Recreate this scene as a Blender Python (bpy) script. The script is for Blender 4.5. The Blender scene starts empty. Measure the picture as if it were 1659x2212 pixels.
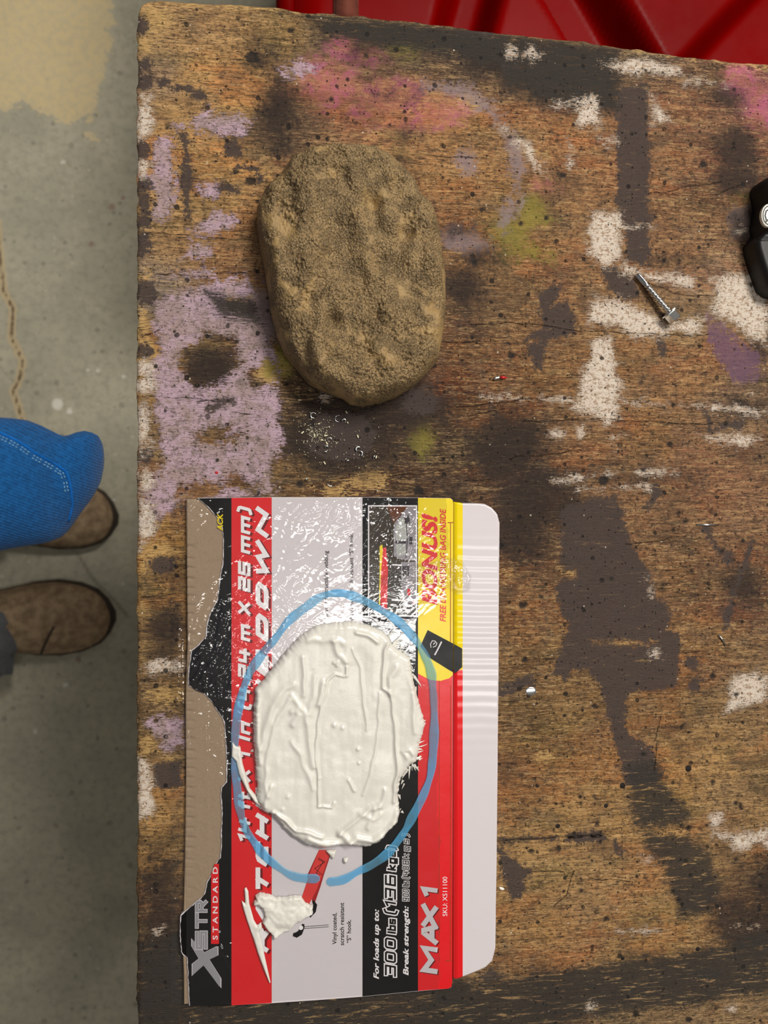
import bpy, bmesh, math, random
import numpy as np
from mathutils import Vector, noise as mnoise
random.seed(7); rng = np.random.default_rng(7)
scene = bpy.context.scene
COL = scene.collection

# ------------------------------------------------------------------ camera, world, lights, exposure
F_PX = 1661.0                       # focal length in pixels of the 1659 x 2212 frame
TILT = math.radians(6.9)
CAM = Vector((0.0, 0.0, 1.28))      # held 46 cm above the bench
TT = 0.82                           # height of the bench top
cam_d = bpy.data.cameras.new('camera'); cam = bpy.data.objects.new('camera', cam_d); COL.objects.link(cam)
cam.location = CAM; cam.rotation_euler = (0, -TILT, 0)
cam_d.sensor_fit = 'VERTICAL'; cam_d.sensor_height = 36.0; cam_d.lens = 36.0*F_PX/2212.0
cam_d.clip_start = 0.01; cam_d.clip_end = 60
cam_d.dof.use_dof = True; cam_d.dof.focus_distance = 0.462; cam_d.dof.aperture_fstop = 9.0
scene.camera = cam
scene.view_settings.view_transform = 'Standard'; scene.view_settings.look = 'None'
scene.view_settings.exposure = 0.0; scene.view_settings.gamma = 1.0; scene.view_settings.use_curve_mapping = False
w = bpy.data.worlds.new('workshop_air'); scene.world = w; w.use_nodes = True
w.node_tree.nodes['Background'].inputs[0].default_value = (1.0, 0.93, 0.84, 1)
w.node_tree.nodes['Background'].inputs[1].default_value = 0.14

def area_light(name, loc, target, sx, sy, power, col):
    d = bpy.data.lights.new(name, 'AREA'); d.shape = 'RECTANGLE'; d.size = sx; d.size_y = sy; d.energy = power; d.color = col
    o = bpy.data.objects.new(name, d); COL.objects.link(o); o.location = loc
    v = Vector(target)-Vector(loc)
    o.rotation_euler = v.to_track_quat('-Z', 'Y').to_euler()
    return o
area_light('ceiling_tube_overhead', (0.56, -0.40, 2.85), (0.56, -0.40, 0), 1.3, 0.10, 8.5, (1.0, 0.97, 0.93))
area_light('ceiling_tube_far', (0.95, 1.05, 2.75), (0.1, 0.2, 0.8), 1.3, 0.3, 58, (1.0, 0.95, 0.88))

# ------------------------------------------------------------------ helpers
def view_dir():
    return Vector((math.sin(TILT), 0, -math.cos(TILT))), Vector((math.cos(TILT), 0, math.sin(TILT)))
_V, _R = view_dir()
def PA(x, y, z):
    """world points at height z of photo points x, y (numpy arrays)"""
    x = np.asarray(x, float); y = np.asarray(y, float)
    a = (x-829.5)/F_PX; b = (1106.0-y)/F_PX
    dx = _V.x+_R.x*a; dz = _V.z+_R.z*a; dy = b
    t = (z-CAM.z)/dz
    return np.stack([dx*t, dy*t, np.zeros_like(t)+z], -1)
def P(x, y, z=TT):
    return Vector(PA(x, y, z))
MM = 0.46/F_PX*1.0                  # metres per photo pixel on the bench top
def lin(r, g, b, k=1.0):
    f = lambda c: (c/255/12.92 if c <= 10 else ((c/255+0.055)/1.055)**2.4)*k
    return (f(r), f(g), f(b), 1.0)

def poly_sd(X, Y, pts):
    """signed distance to a polygon, positive inside"""
    pts = np.asarray(pts, float); d2 = np.full(X.shape, 1e18); ins = np.zeros(X.shape, bool)
    n = len(pts)
    for i in range(n):
        ax, ay = pts[i]; bx, by = pts[(i+1) % n]
        ex, ey = bx-ax, by-ay; L = ex*ex+ey*ey+1e-9
        t = np.clip(((X-ax)*ex+(Y-ay)*ey)/L, 0, 1)
        d2 = np.minimum(d2, (X-ax-t*ex)**2+(Y-ay-t*ey)**2)
        c = (ay > Y) != (by > Y)
        ins ^= c & (X < ex*(Y-ay)/(ey if abs(ey) > 1e-9 else 1e-9)+ax)
    d = np.sqrt(d2)
    return np.where(ins, d, -d)
def line_dist(X, Y, pts):
    d2 = np.full(X.shape, 1e18)
    for (ax, ay), (bx, by) in zip(pts[:-1], pts[1:]):
        ex, ey = bx-ax, by-ay; L = ex*ex+ey*ey+1e-9
        t = np.clip(((X-ax)*ex+(Y-ay)*ey)/L, 0, 1)
        d2 = np.minimum(d2, (X-ax-t*ex)**2+(Y-ay-t*ey)**2)
    return np.sqrt(d2)
def vnoise(X, Y, sx, sy, seed=0):
    """smooth value noise, 0..1"""
    r = np.random.default_rng(seed); T = r.random((256, 256))
    u = X/sx+1000; v = Y/sy+1000
    i = np.floor(u).astype(int); j = np.floor(v).astype(int); fu = u-i; fv = v-j
    fu = fu*fu*(3-2*fu); fv = fv*fv*(3-2*fv)
    g = lambda a, b: T[a % 256, b % 256]
    return (g(i, j)*(1-fu)+g(i+1, j)*fu)*(1-fv)+(g(i, j+1)*(1-fu)+g(i+1, j+1)*fu)*fv
def fbm(X, Y, sx, sy, seed=0, o=4):
    s = 0; a = 1; t = 0
    for k in range(o):
        s = s+a*vnoise(X, Y, sx/2**k, sy/2**k, seed+k); t += a; a *= 0.5
    return s/t

def empty(name, loc, label=None, cat=None, group=None):
    o = bpy.data.objects.new(name, None); COL.objects.link(o); o.location = loc
    if label: tag(o, label, cat, group)
    return o
def tag(o, label, cat, group=None):
    o['label'] = label; o['category'] = cat
    if group: o['group'] = group
    return o
def wloc(o):
    v = Vector(o.location)
    return v + (wloc(o.parent) if o.parent else Vector())
def link(name, me, mat=None, parent=None, smooth=True, loc=None):
    """link a mesh whose vertices are in world coordinates; with loc they are local to loc"""
    o = bpy.data.objects.new(name, me); COL.objects.link(o)
    if loc is not None: base = Vector(loc)
    else: base = wloc(parent) if parent else Vector()
    if parent:
        o.parent = parent; o.location = base-wloc(parent)
    else: o.location = base
    if loc is None and parent:
        n = len(me.vertices); co = np.empty(n*3, np.float32); me.vertices.foreach_get('co', co)
        co = (co.reshape(-1, 3)-np.array(base, np.float32)).ravel(); me.vertices.foreach_set('co', co)
    if mat and not me.materials: me.materials.append(mat)
    if smooth is not None: me.polygons.foreach_set('use_smooth', [smooth]*len(me.polygons))
    me.update()
    return o
def mesh(name, V, Fc):
    me = bpy.data.meshes.new(name); me.from_pydata([tuple(v) for v in V], [], [tuple(f) for f in Fc]); me.update(); return me
def fast_mesh(name, V, Q):
    """quads from numpy arrays"""
    V = np.asarray(V, np.float32); Q = np.asarray(Q, np.int32); me = bpy.data.meshes.new(name)
    me.vertices.add(len(V)); me.vertices.foreach_set('co', V.ravel())
    me.loops.add(Q.size); me.loops.foreach_set('vertex_index', Q.ravel())
    k = Q.shape[1]
    me.polygons.add(len(Q)); me.polygons.foreach_set('loop_start', np.arange(0, Q.size, k, dtype=np.int32))
    me.polygons.foreach_set('loop_total', np.full(len(Q), k, np.int32))
    me.update(calc_edges=True); return me
def bm_mesh(name, bm):
    me = bpy.data.meshes.new(name); bmesh.ops.recalc_face_normals(bm, faces=bm.faces); bm.to_mesh(me); bm.free(); return me

def slab(name, pts, z0, z1, bevel=0.0, seg=2):
    """prism over the photo outline pts (taken at height z1) from z0 up to z1"""
    W = PA([p[0] for p in pts], [p[1] for p in pts], z1)
    bm = bmesh.new(); vs = [bm.verts.new((a[0], a[1], z1)) for a in W]; f = bm.faces.new(vs)
    bmesh.ops.recalc_face_normals(bm, faces=[f])
    if f.normal.z < 0: f.normal_flip()
    r = bmesh.ops.extrude_face_region(bm, geom=[f])
    for v in [e for e in r['geom'] if isinstance(e, bmesh.types.BMVert)]: v.co.z = z0
    if bevel:
        top = [e for e in bm.edges if all(abs(v.co.z-z1) < 1e-7 for v in e.verts)]
        bmesh.ops.bevel(bm, geom=top, offset=bevel, segments=seg, affect='EDGES', profile=0.5)
    return bm_mesh(name, bm)
def flat_mesh(name, polys, z):
    """thin ink: flat polygons (photo coordinates) at height z"""
    V = []; Fc = []
    for j, p in enumerate(polys):
        i = len(V); W = PA([q[0] for q in p], [q[1] for q in p], z+(j % 40)*1.2e-6)
        a = sum(p[k][0]*p[(k+1) % len(p)][1]-p[(k+1) % len(p)][0]*p[k][1] for k in range(len(p)))
        idx = list(range(i, i+len(p)))
        if a > 0: idx.reverse()
        V += [tuple(q) for q in W]; Fc.append(idx)
    return mesh(name, V, Fc)
def heightfield(name, outline, step, hfun, zbase, ztop_ref=None, skirt=0.0):
    """closed relief over a photo outline; hfun(X, Y, sd) gives the height above zbase in metres"""
    pts = np.asarray(outline, float); x0, y0 = pts.min(0)-step*2; x1, y1 = pts.max(0)+step*2
    xs = np.arange(x0, x1, step); ys = np.arange(y0, y1, step)
    X, Y = np.meshgrid(xs, ys); sd = poly_sd(X, Y, pts)
    gy, gx = np.gradient(sd, step); g = np.sqrt(gx*gx+gy*gy)+1e-6
    near = (sd < 0) & (sd > -2.2*step)
    X = np.where(near, X-sd*gx/g, X); Y = np.where(near, Y-sd*gy/g, Y)
    ins = sd > 0; h, wd = sd.shape
    cell = (ins[:-1, :-1].astype(int)+ins[1:, :-1]+ins[:-1, 1:]+ins[1:, 1:]) >= 1
    sdc = np.maximum(sd, 0); H = hfun(X, Y, sdc)
    Zr = zbase if ztop_ref is None else ztop_ref
    W = PA(X, Y, Zr); W[..., 2] = zbase+H
    idx = np.arange(h*wd).reshape(h, wd)
    Q = np.stack([idx[1:, :-1], idx[1:, 1:], idx[:-1, 1:], idx[:-1, :-1]], -1)[cell]
    V = W.reshape(-1, 3)
    if skirt:
        e = np.concatenate([Q[:, [0, 1]], Q[:, [1, 2]], Q[:, [2, 3]], Q[:, [3, 0]]])
        k = np.sort(e, 1); key = k[:, 0].astype(np.int64)*len(V)+k[:, 1]
        _, first, cnt = np.unique(key, return_index=True, return_counts=True)
        b = e[first[cnt == 1]]; used = np.unique(b); mp = {int(u): len(V)+i for i, u in enumerate(used)}
        low = V[used].copy(); low[:, 2] = zbase-skirt
        c = V[Q.ravel()].mean(0)
        V = np.concatenate([V, low])
        S = np.array([[q[1], q[0], mp[int(q[0])], mp[int(q[1])]] for q in b]); Q = np.concatenate([Q, S])
    us = np.unique(Q); rm = np.full(len(V), -1); rm[us] = np.arange(len(us))
    return fast_mesh(name, V[us], rm[Q])
def tube_mesh(name, pts, rad, seg=10, cap=True):
    pts = [Vector(p) for p in pts]; n = len(pts); V = []; Fc = []
    rad = rad if hasattr(rad, '__len__') else [rad]*n; up = Vector((0, 0, 1)); prev = None
    for i, p in enumerate(pts):
        t = (pts[min(i+1, n-1)]-pts[max(i-1, 0)]).normalized()
        a = (prev-t*prev.dot(t)) if prev else t.cross(up if abs(t.z) < 0.9 else Vector((1, 0, 0)))
        a.normalize(); prev = a; b = t.cross(a)
        for k in range(seg):
            q = 2*math.pi*k/seg; V.append(p+(a*math.cos(q)+b*math.sin(q))*rad[i])
    for i in range(n-1):
        for k in range(seg):
            k2 = (k+1) % seg; Fc.append((i*seg+k, i*seg+k2, (i+1)*seg+k2, (i+1)*seg+k))
    if cap: Fc += [tuple(range(seg-1, -1, -1)), tuple(range((n-1)*seg, n*seg))]
    return mesh(name, V, Fc)
def box_mesh(name, lo, hi, bev=0.0):
    bm = bmesh.new(); bmesh.ops.create_cube(bm, size=1)
    for v in bm.verts: v.co = Vector([lo[k]+(v.co[k]+0.5)*(hi[k]-lo[k]) for k in range(3)])
    if bev: bmesh.ops.bevel(bm, geom=bm.edges[:], offset=bev, segments=2, affect='EDGES')
    return bm_mesh(name, bm)
def ribbon(pts, width):
    """outline pieces of a stroke: quads along a polyline with mitred joints"""
    P_ = [Vector(p) for p in pts]; n = len(P_); L = []; R = []
    wd = width if hasattr(width, '__len__') else [width]*n
    for i in range(n):
        d0 = (P_[i]-P_[i-1]).normalized() if i else (P_[1]-P_[0]).normalized()
        d1 = (P_[i+1]-P_[i]).normalized() if i < n-1 else d0
        nn = Vector((-(d0.y+d1.y), d0.x+d1.x)); nn = nn.normalized() if nn.length > 1e-6 else Vector((-d0.y, d0.x))
        k = wd[i]/2/max(0.5, nn.dot(Vector((-d0.y, d0.x))))
        L.append(P_[i]+nn*k); R.append(P_[i]-nn*k)
    return [[tuple(L[i]), tuple(L[i+1]), tuple(R[i+1]), tuple(R[i])] for i in range(n-1)]

# ------------------------------------------------------------------ node helpers
class NT:
    def __init__(s, name):
        s.m = bpy.data.materials.new(name); s.m.use_nodes = True; s.t = s.m.node_tree
        s.b = s.t.nodes['Principled BSDF']; s.out = s.t.nodes['Material Output']
    def new(s, t): return s.t.nodes.new(t)
    def ln(s, a, b): s.t.links.new(a, b)
    def put(s, sock, v):
        if isinstance(v, bpy.types.NodeSocket): s.ln(v, sock)
        elif v is not None: sock.default_value = v
    def math(s, op, a, b=None, c=None, clamp=False):
        n = s.new('ShaderNodeMath'); n.operation = op; n.use_clamp = clamp
        s.put(n.inputs[0], a); s.put(n.inputs[1], b); s.put(n.inputs[2], c); return n.outputs[0]
    def mix(s, f, a, b, mode='MIX'):
        n = s.new('ShaderNodeMix'); n.data_type = 'RGBA'; n.blend_type = mode
        s.put(n.inputs[0], f); s.put(n.inputs[6], a); s.put(n.inputs[7], b); return n.outputs[2]
    def coord(s, scale=(1, 1, 1), rot=(0, 0, 0)):
        c = s.new('ShaderNodeTexCoord'); m = s.new('ShaderNodeMapping')
        m.inputs['Scale'].default_value = scale; m.inputs['Rotation'].default_value = rot
        s.ln(c.outputs['Object'], m.inputs[0]); return m.outputs[0]
    def noise(s, vec, scale=1, detail=4, rough=0.55, dist=0.0):
        n = s.new('ShaderNodeTexNoise'); s.put(n.inputs['Vector'], vec); n.inputs['Scale'].default_value = scale
        n.inputs['Detail'].default_value = detail; n.inputs['Roughness'].default_value = rough; n.inputs['Distortion'].default_value = dist
        return n.outputs[0]
    def voro(s, vec, scale=1, rnd=1.0):
        n = s.new('ShaderNodeTexVoronoi'); s.put(n.inputs['Vector'], vec); n.inputs['Scale'].default_value = scale
        n.inputs['Randomness'].default_value = rnd; return n.outputs['Distance'], n.outputs['Color']
    def rng(s, v, a, b, c=0.0, d=1.0, smooth=True):
        n = s.new('ShaderNodeMapRange'); n.interpolation_type = 'SMOOTHSTEP' if smooth else 'LINEAR'
        s.put(n.inputs[0], v)
        for i, q in enumerate((a, b, c, d)): s.put(n.inputs[1+i], q)
        return n.outputs[0]
    def sep(s, c):
        n = s.new('ShaderNodeSeparateColor'); s.put(n.inputs[0], c); return n.outputs
    def attr(s, name):
        n = s.new('ShaderNodeAttribute'); n.attribute_name = name; return n
    def bump(s, h, strength=0.3, dist=0.001):
        n = s.new('ShaderNodeBump'); n.inputs['Strength'].default_value = strength; n.inputs['Distance'].default_value = dist
        s.put(n.inputs['Height'], h); s.ln(n.outputs[0], s.b.inputs['Normal']); return n
    def set(s, **k):
        for a, v in k.items(): s.put(s.b.inputs[a.replace('_', ' ')], v)
        return s.m
def simple(name, rgb, rough=0.5, metal=0.0, var=0.15, scale=300, spec=0.5, bump=0.0, coat=0.0):
    t = NT(name); c = lin(*rgb); n = t.noise(t.coord(), scale, 4)
    col = t.mix(t.rng(n, 0.3, 0.7), tuple(q*(1-var) for q in c[:3])+(1,), tuple(min(1, q*(1+var)) for q in c[:3])+(1,))
    t.set(Base_Color=col, Roughness=rough, Metallic=metal)
    t.b.inputs['Specular IOR Level'].default_value = spec
    if coat: t.b.inputs['Coat Weight'].default_value = coat
    if bump: t.bump(n, bump, 0.0006)
    return t.m

# ------------------------------------------------------------------ floor (structure)
def set_attr(me, name, arr):
    a = me.attributes.new(name, 'FLOAT_COLOR', 'POINT'); a.data.foreach_set('color', np.asarray(arr, np.float32).ravel())
def build_floor():
    xs = np.concatenate([[-9000, -4000, -1500], np.arange(-700, 720, 7), [1200, 2500, 5000, 9000]])
    ys = np.concatenate([[-9000, -4000, -1200], np.arange(-300, 2420, 7), [3200, 6000, 9000]])
    X, Y = np.meshgrid(xs, ys); W = PA(X, Y, 0.0)
    W[..., 0] = np.clip(W[..., 0], -5, 5); W[..., 1] = np.clip(W[..., 1], -5, 5)
    h, wd = X.shape; idx = np.arange(h*wd).reshape(h, wd)
    Q = np.stack([idx[1:, :-1], idx[1:, 1:], idx[:-1, 1:], idx[:-1, :-1]], -1).reshape(-1, 4)
    tan = poly_sd(X, Y, [(-400, -300), (250, -300), (247, 60), (238, 120), (228, 170), (214, 200), (205, 255), (170, 275), (120, 258), (60, 232), (0, 240), (-150, 250), (-400, 240)])
    tan = np.maximum(tan, poly_sd(X, Y, [(172, 288), (196, 286), (196, 298), (172, 300)]))
    crack = line_dist(X, Y, [(-6, 480), (0, 560), (8, 630), (28, 665), (24, 730), (38, 755), (48, 780), (44, 815), (28, 845), (40, 880), (52, 920), (60, 1000)])
    crack2 = line_dist(X, Y, [(170, 1200), (200, 1250), (235, 1285), (275, 1330)])
    wht = -np.hypot(X-124, Y-873)+13
    for cx, cy, r in ((150, 888, 8), (136, 350, 6), (190, 800, 5), (212, 800, 6), (268, 814, 6), (142, 1480, 7), (265, 1262, 4), (248, 1080, 5), (75, 1580, 6)):
        wht = np.maximum(wht, r-np.hypot(X-cx, Y-cy))
    red = np.full(X.shape, -40.0)
    for cx, cy, r in ((242, 447, 9), (198, 527, 8), (266, 427, 7), (170, 1425, 8)): red = np.maximum(red, r-np.hypot(X-cx, Y-cy))
    me = fast_mesh('floor', W.reshape(-1, 3), Q)
    c = lambda a: np.clip(a/20, -2, 2)
    set_attr(me, 'marks', np.stack([c(tan), np.clip(crack/8, 0, 3), c(wht), c(red)], -1))
    set_attr(me, 'marks_b', np.stack([np.clip(crack2/8, 0, 3)]*4, -1))
    t = NT('worn_concrete'); v = t.coord()
    n1 = t.noise(v, 9, 6, 0.6); n2 = t.noise(v, 90, 5, 0.65); n3 = t.noise(v, 420, 3)
    col = t.mix(t.rng(n1, 0.3, 0.7), lin(166, 162, 142), lin(190, 184, 160))
    col = t.mix(t.math('MULTIPLY', t.rng(n2, 0.42, 0.68), 0.5), col, lin(142, 138, 122))
    d, cc = t.voro(v, 75); r = t.sep(cc)[0]
    col = t.mix(t.math('MULTIPLY', t.math('LESS_THAN', d, t.math('MULTIPLY', t.math('POWER', r, 4), 0.25)), 0.55), col, lin(205, 196, 172))
    d2, c2 = t.voro(v, 58); r2 = t.sep(c2)[1]
    col = t.mix(t.math('MULTIPLY', t.math('LESS_THAN', d2, t.math('MULTIPLY', t.math('POWER', r2, 3), 0.28)), 0.4), col, lin(105, 100, 92))
    a = t.attr('marks'); s = t.sep(a.outputs['Color'])
    nw = t.noise(v, 34, 6, 0.7)
    wear = t.math('ADD', t.math('MULTIPLY', t.math('SUBTRACT', nw, 0.5), 6.0), t.math('MULTIPLY', t.math('SUBTRACT', n2, 0.5), 4.0))
    col = t.mix(t.math('MULTIPLY', t.rng(t.math('ADD', s[0], wear), -0.1, 0.4), t.rng(n2, 0.35, 0.6, 0.95, 0.6)), col, t.mix(n2, lin(206, 184, 134), lin(232, 212, 164)))
    cw = t.math('ADD', s[1], t.math('MULTIPLY', t.math('SUBTRACT', n2, 0.5), 1.5))
    col = t.mix(t.rng(cw, 0.7, 1.5, 0.65, 0.0), col, lin(205, 180, 135))
    col = t.mix(t.rng(cw, 0.15, 0.6, 0.9, 0.0), col, lin(95, 76, 50))
    b2 = t.sep(t.attr('marks_b').outputs['Color'])
    col = t.mix(t.rng(t.math('ADD', b2[0], t.math('MULTIPLY', t.math('SUBTRACT', n2, 0.5), 1.4)), 0.1, 0.9, 0.6, 0.0), col, lin(110, 100, 82))
    col = t.mix(t.rng(t.math('ADD', s[2], t.math('MULTIPLY', t.math('SUBTRACT', n3, 0.5), 0.8)), -0.05, 0.15), col, lin(225, 222, 208))
    col = t.mix(t.rng(a.outputs['Alpha'], -0.05, 0.2, 0.0, 0.6), col, lin(135, 95, 85))
    t.set(Base_Color=col, Roughness=0.75); t.bump(n2, 0.2, 0.002)
    o = link('floor', me, t.m); o['kind'] = 'structure'
    # slab under the surface
build_floor()

# ------------------------------------------------------------------ workbench
BENCH = empty('workbench', P(900, 1100, 0.0), 'paint-stained worn plywood workbench under the cardboard and the rock', 'workbench')
PITS = [(545,124,17,.9),(628,65,8,.8),(715,215,6,.7),(508,370,8,.8),(542,390,13,1),(1214,378,9,.7),(1041,452,8,.8),(1520,355,10,.7),(1105,768,10,.7),
 (1207,1833,7,.8),(1147,1839,7,.8),(1488,1790,8,.8),(648,1045,9,.7),(905,1060,13,.7),(1128,1307,10,.7),(1169,1290,6,.7),(1495,1233,6,.8),(1133,1425,7,.8),
 (1285,1525,7,.7),(1540,1460,8,.8),(1590,1500,7,.8),(1590,1857,6,.8),(1643,1892,7,.8),(1304,1038,13,.7),(672,915,9,.9),(1455,876,6,.9),(1448,960,8,.9),
 (1365,290,5,.6),(790,120,6,.7),(1060,270,4,.5),(845,1010,6,.5),(1290,1780,6,.6),(1480,1860,6,.6),(1350,545,5,.5),(1025,565,7,.5),(1590,1735,6,.6),
 (1254,1721,6,.7),(1285,1720,5,.6),(1600,1740,6,.6),(1465,1945,6,.7),(1480,1975,5,.6),(1373,2190,9,.6),(1487,2203,8,.6),(360,275,6,.7),(1255,1925,5,.6),
 (1310,1985,6,.6),(1475,1570,5,.7),(1070,1255,6,.7),(1085,1180,7,.7),(1165,1730,5,.6),(1390,1630,7,.6),(1180,470,6,.6),(1125,483,6,.6),(470,1095,6,.5),
 (1455,1145,5,.6),(1465,1110,5,.6),(1480,1125,6,.7),(1560,1190,6,.7),(1540,1690,6,.6),(1390,1015,6,.6),(1320,1250,5,.6)]
CRACKS = [[(465,125),(540,132)],[(985,880),(1090,868),(1200,858)],[(1000,700),(1090,697),(1250,715),(1450,724),(1540,720)],[(960,738),(1085,738)],
 [(1010,900),(1090,882)],[(1100,990),(1250,975)],[(1130,912),(1330,905),(1420,913),(1540,915)],[(640,830),(760,835)],[(1390,605),(1480,640),(1540,640)],
 [(1350,1175),(1430,1165),(1480,1158)],[(1000,1040),(1060,1036)],[(840,1030),(960,1018)],[(300,730),(345,712)],[(300,855),(400,860),(480,868)],[(420,870),(470,862)],
 [(1430,1230),(1500,1240)],[(1240,1880),(1225,1930),(1195,1958)],[(1270,1895),(1360,1907)],[(1140,1884),(1200,1880),(1240,1887)],[(1545,420),(1600,400)],
 [(930,335),(1090,345)],[(1420,1600),(1413,1670)],[(1428,1545),(1415,1600)],[(620,560),(700,570)],[(1400,420),(1500,400),(1560,395)],[(300,1290),(380,1282)],
 [(900,1210),(940,1210)],[(1090,1770),(1140,1765)],[(480,590),(560,585)],[(310,505),(420,510),(540,520)],[(330,590),(450,600)],[(500,890),(545,895)]]
def bench_top():
    tx = np.array([296,301,307,316,345,430,520,600,650,700,760,880,960,1040,1130,1250,1330,1400,1500,1545,1560,1659,2500.])
    ty = np.array([34,18,8,3,-1,6,9,14,24,29,33,45,54,65,74,88,100,110,124,126,131,137,206.])
    xs = np.concatenate([np.arange(296, 1685, 3.0), np.arange(1700, 2450, 30.0)])
    vs = np.concatenate([np.arange(0, 2240, 3.0), np.arange(2260, 3300, 40.0)])
    X, Vv = np.meshgrid(xs, vs)
    jt = (fbm(xs, xs*0, 30, 30, 5, 4)-0.5)*9*np.clip((xs-330)/80, 0.2, 1)
    Y = np.interp(X, tx, ty)+np.interp(X, xs, jt)*np.clip(1-Vv/30, 0, 1)+Vv
    X = X+((fbm(Y*0, Y, 24, 24, 9, 4)-0.5)*9)*np.clip(1-(X-296)/25, 0, 1)
    shp = X.shape
    # ---- base wood colour: colour samples spread over the board
    S = np.array(SAMPLES, float); num = np.zeros(shp+(3,)); den = np.zeros(shp)
    Xw = X+(fbm(X, Y, 90, 45, 21, 4)-0.5)*90; Yw = Y+(fbm(X, Y, 90, 45, 31, 4)-0.5)*60
    for sx, sy, r, g, b in S:
        ww = 1.0/(((Xw-sx)/1.35)**2+(Yw-sy)**2+350)**1.6
        c = lin(r, g, b); num += ww[..., None]*np.array(c[:3]); den += ww
    base = num/den[..., None]
    NEG = -60.0
    def field(shapes):
        A = np.full(shp, NEG)
        for s in shapes:
            k = s[0]
            if k == 'p': pts = np.array(s[1], float); lo = pts.min(0)-60; hi = pts.max(0)+60
            elif k == 'l': pts = np.array(s[1], float); lo = pts.min(0)-60-s[2]; hi = pts.max(0)+60+s[2]
            else: lo = np.array([s[1]-s[3]-60, s[2]-s[4]-60]); hi = np.array([s[1]+s[3]+60, s[2]+s[4]+60])
            m = (X > lo[0]) & (X < hi[0]) & (Y > lo[1]) & (Y < hi[1])
            if not m.any(): continue
            x = X[m]; y = Y[m]
            if k == 'p': d = poly_sd(x, y, s[1])+(s[2] if len(s) > 2 else 0)
            elif k == 'l': d = s[2]-line_dist(x, y, s[1])
            else: d = (1-np.hypot((x-s[1])/s[3], (y-s[2])/s[4]))*min(s[3], s[4])+(s[5] if len(s) > 5 else 0)
            A[m] = np.maximum(A[m], d)
        return A
    fl = {k: field(v) for k, v in LAYERS.items()}
    for k, hs in HOLES.items(): fl[k] = np.minimum(fl[k], -field(hs))
    pit = np.full(shp, NEG); dz = np.zeros(shp)
    for px, py, r, s in PITS:
        m = (abs(X-px) < r+40) & (abs(Y-py) < r+40)
        d = np.hypot(X[m]-px, (Y[m]-py)*1.1); pit[m] = np.maximum(pit[m], r*0.9-d)
        dz[m] -= 0.0011*s*np.exp(-(d/(r*0.75))**2)
    cr = np.full(shp, 60.0)
    for c in CRACKS:
        a = np.array(c); m = (X > a[:, 0].min()-40) & (X < a[:, 0].max()+40) & (Y > a[:, 1].min()-40) & (Y < a[:, 1].max()+40)
        q = line_dist(X[m], Y[m]+(vnoise(X[m], Y[m], 22, 22, 77)-0.5)*7, c); cr[m] = np.minimum(cr[m], q)
    seam = line_dist(X, Y+(vnoise(X, Y, 40, 400, 3)-0.5)*4, [(1000, 1822), (1075, 1818), (1260, 1807), (1440, 1794), (1659, 1780), (2450, 1730)])
    dz -= 0.0007*np.exp(-(seam/4)**2)
    cr = np.minimum(cr, np.where(X < 1300, seam*0.55, seam*1.0)+0.6)
    dz += (fbm(X, Y, 60, 5, 41, 3)-0.5)*0.00035+np.clip(fl['white'], 0, 4)/4*0.00015+np.clip(fl['lilac'], 0, 4)/4*0.00012
    dz -= 0.0012*np.clip(1-(X-296)/10, 0, 1)**2+0.0012*np.clip(1-(Y-np.interp(X, tx, ty))/9, 0, 1)**2
    W = PA(X, Y, TT); W[..., 2] = TT+dz
    h, wd = shp; idx = np.arange(h*wd).reshape(h, wd)
    Q = np.stack([idx[1:, :-1], idx[1:, 1:], idx[:-1, 1:], idx[:-1, :-1]], -1).reshape(-1, 4)
    loop = np.concatenate([idx[0, :], idx[1:, -1], idx[-1, -2::-1], idx[-2:0:-1, 0]])
    V = W.reshape(-1, 3); low = V[loop].copy(); low[:, 2] = TT-0.019
    n = len(loop); li = np.arange(n)+len(V); ln_ = np.roll(li, -1); lp = np.roll(loop, -1)
    S_ = np.stack([loop, lp, ln_, li], -1); V2 = np.concatenate([V, low])
    # underside
    k4 = [li[0], li[wd-1], li[wd-1+h-1], li[wd-1+h-1+wd-1]]
    Q2 = np.concatenate([Q, S_, np.array([[k4[0], k4[1], k4[2], k4[3]]])])
    me = fast_mesh('bench_top', V2, Q2)
    ext = lambda a, fill: np.concatenate([a.reshape(h*wd, -1), a.reshape(h*wd, -1)[loop]*0+fill])
    c = lambda a: np.clip(a/20, -2, 2)
    base4 = np.concatenate([base, np.ones(shp+(1,))], -1)
    set_attr(me, 'base', ext(base4, np.array([0.10, 0.06, 0.03, 1])))
    set_attr(me, 'pa', ext(np.stack([c(fl['lilac']), c(fl['white']), c(fl['black']), c(fl['pink'])], -1), -2))
    set_attr(me, 'pb', ext(np.stack([c(fl['grime']), c(fl['yellow']), c(fl['purple']), c(fl['bare'])], -1), -2))
    set_attr(me, 'pc', ext(np.stack([np.clip(cr/8, 0, 3), c(pit), c(fl['lavender']), c(fl['scuff'])], -1), np.array([3, -2, -2, -2])))
    o = link('bench_top', me, wood_material(), BENCH, True)
    return o

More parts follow.
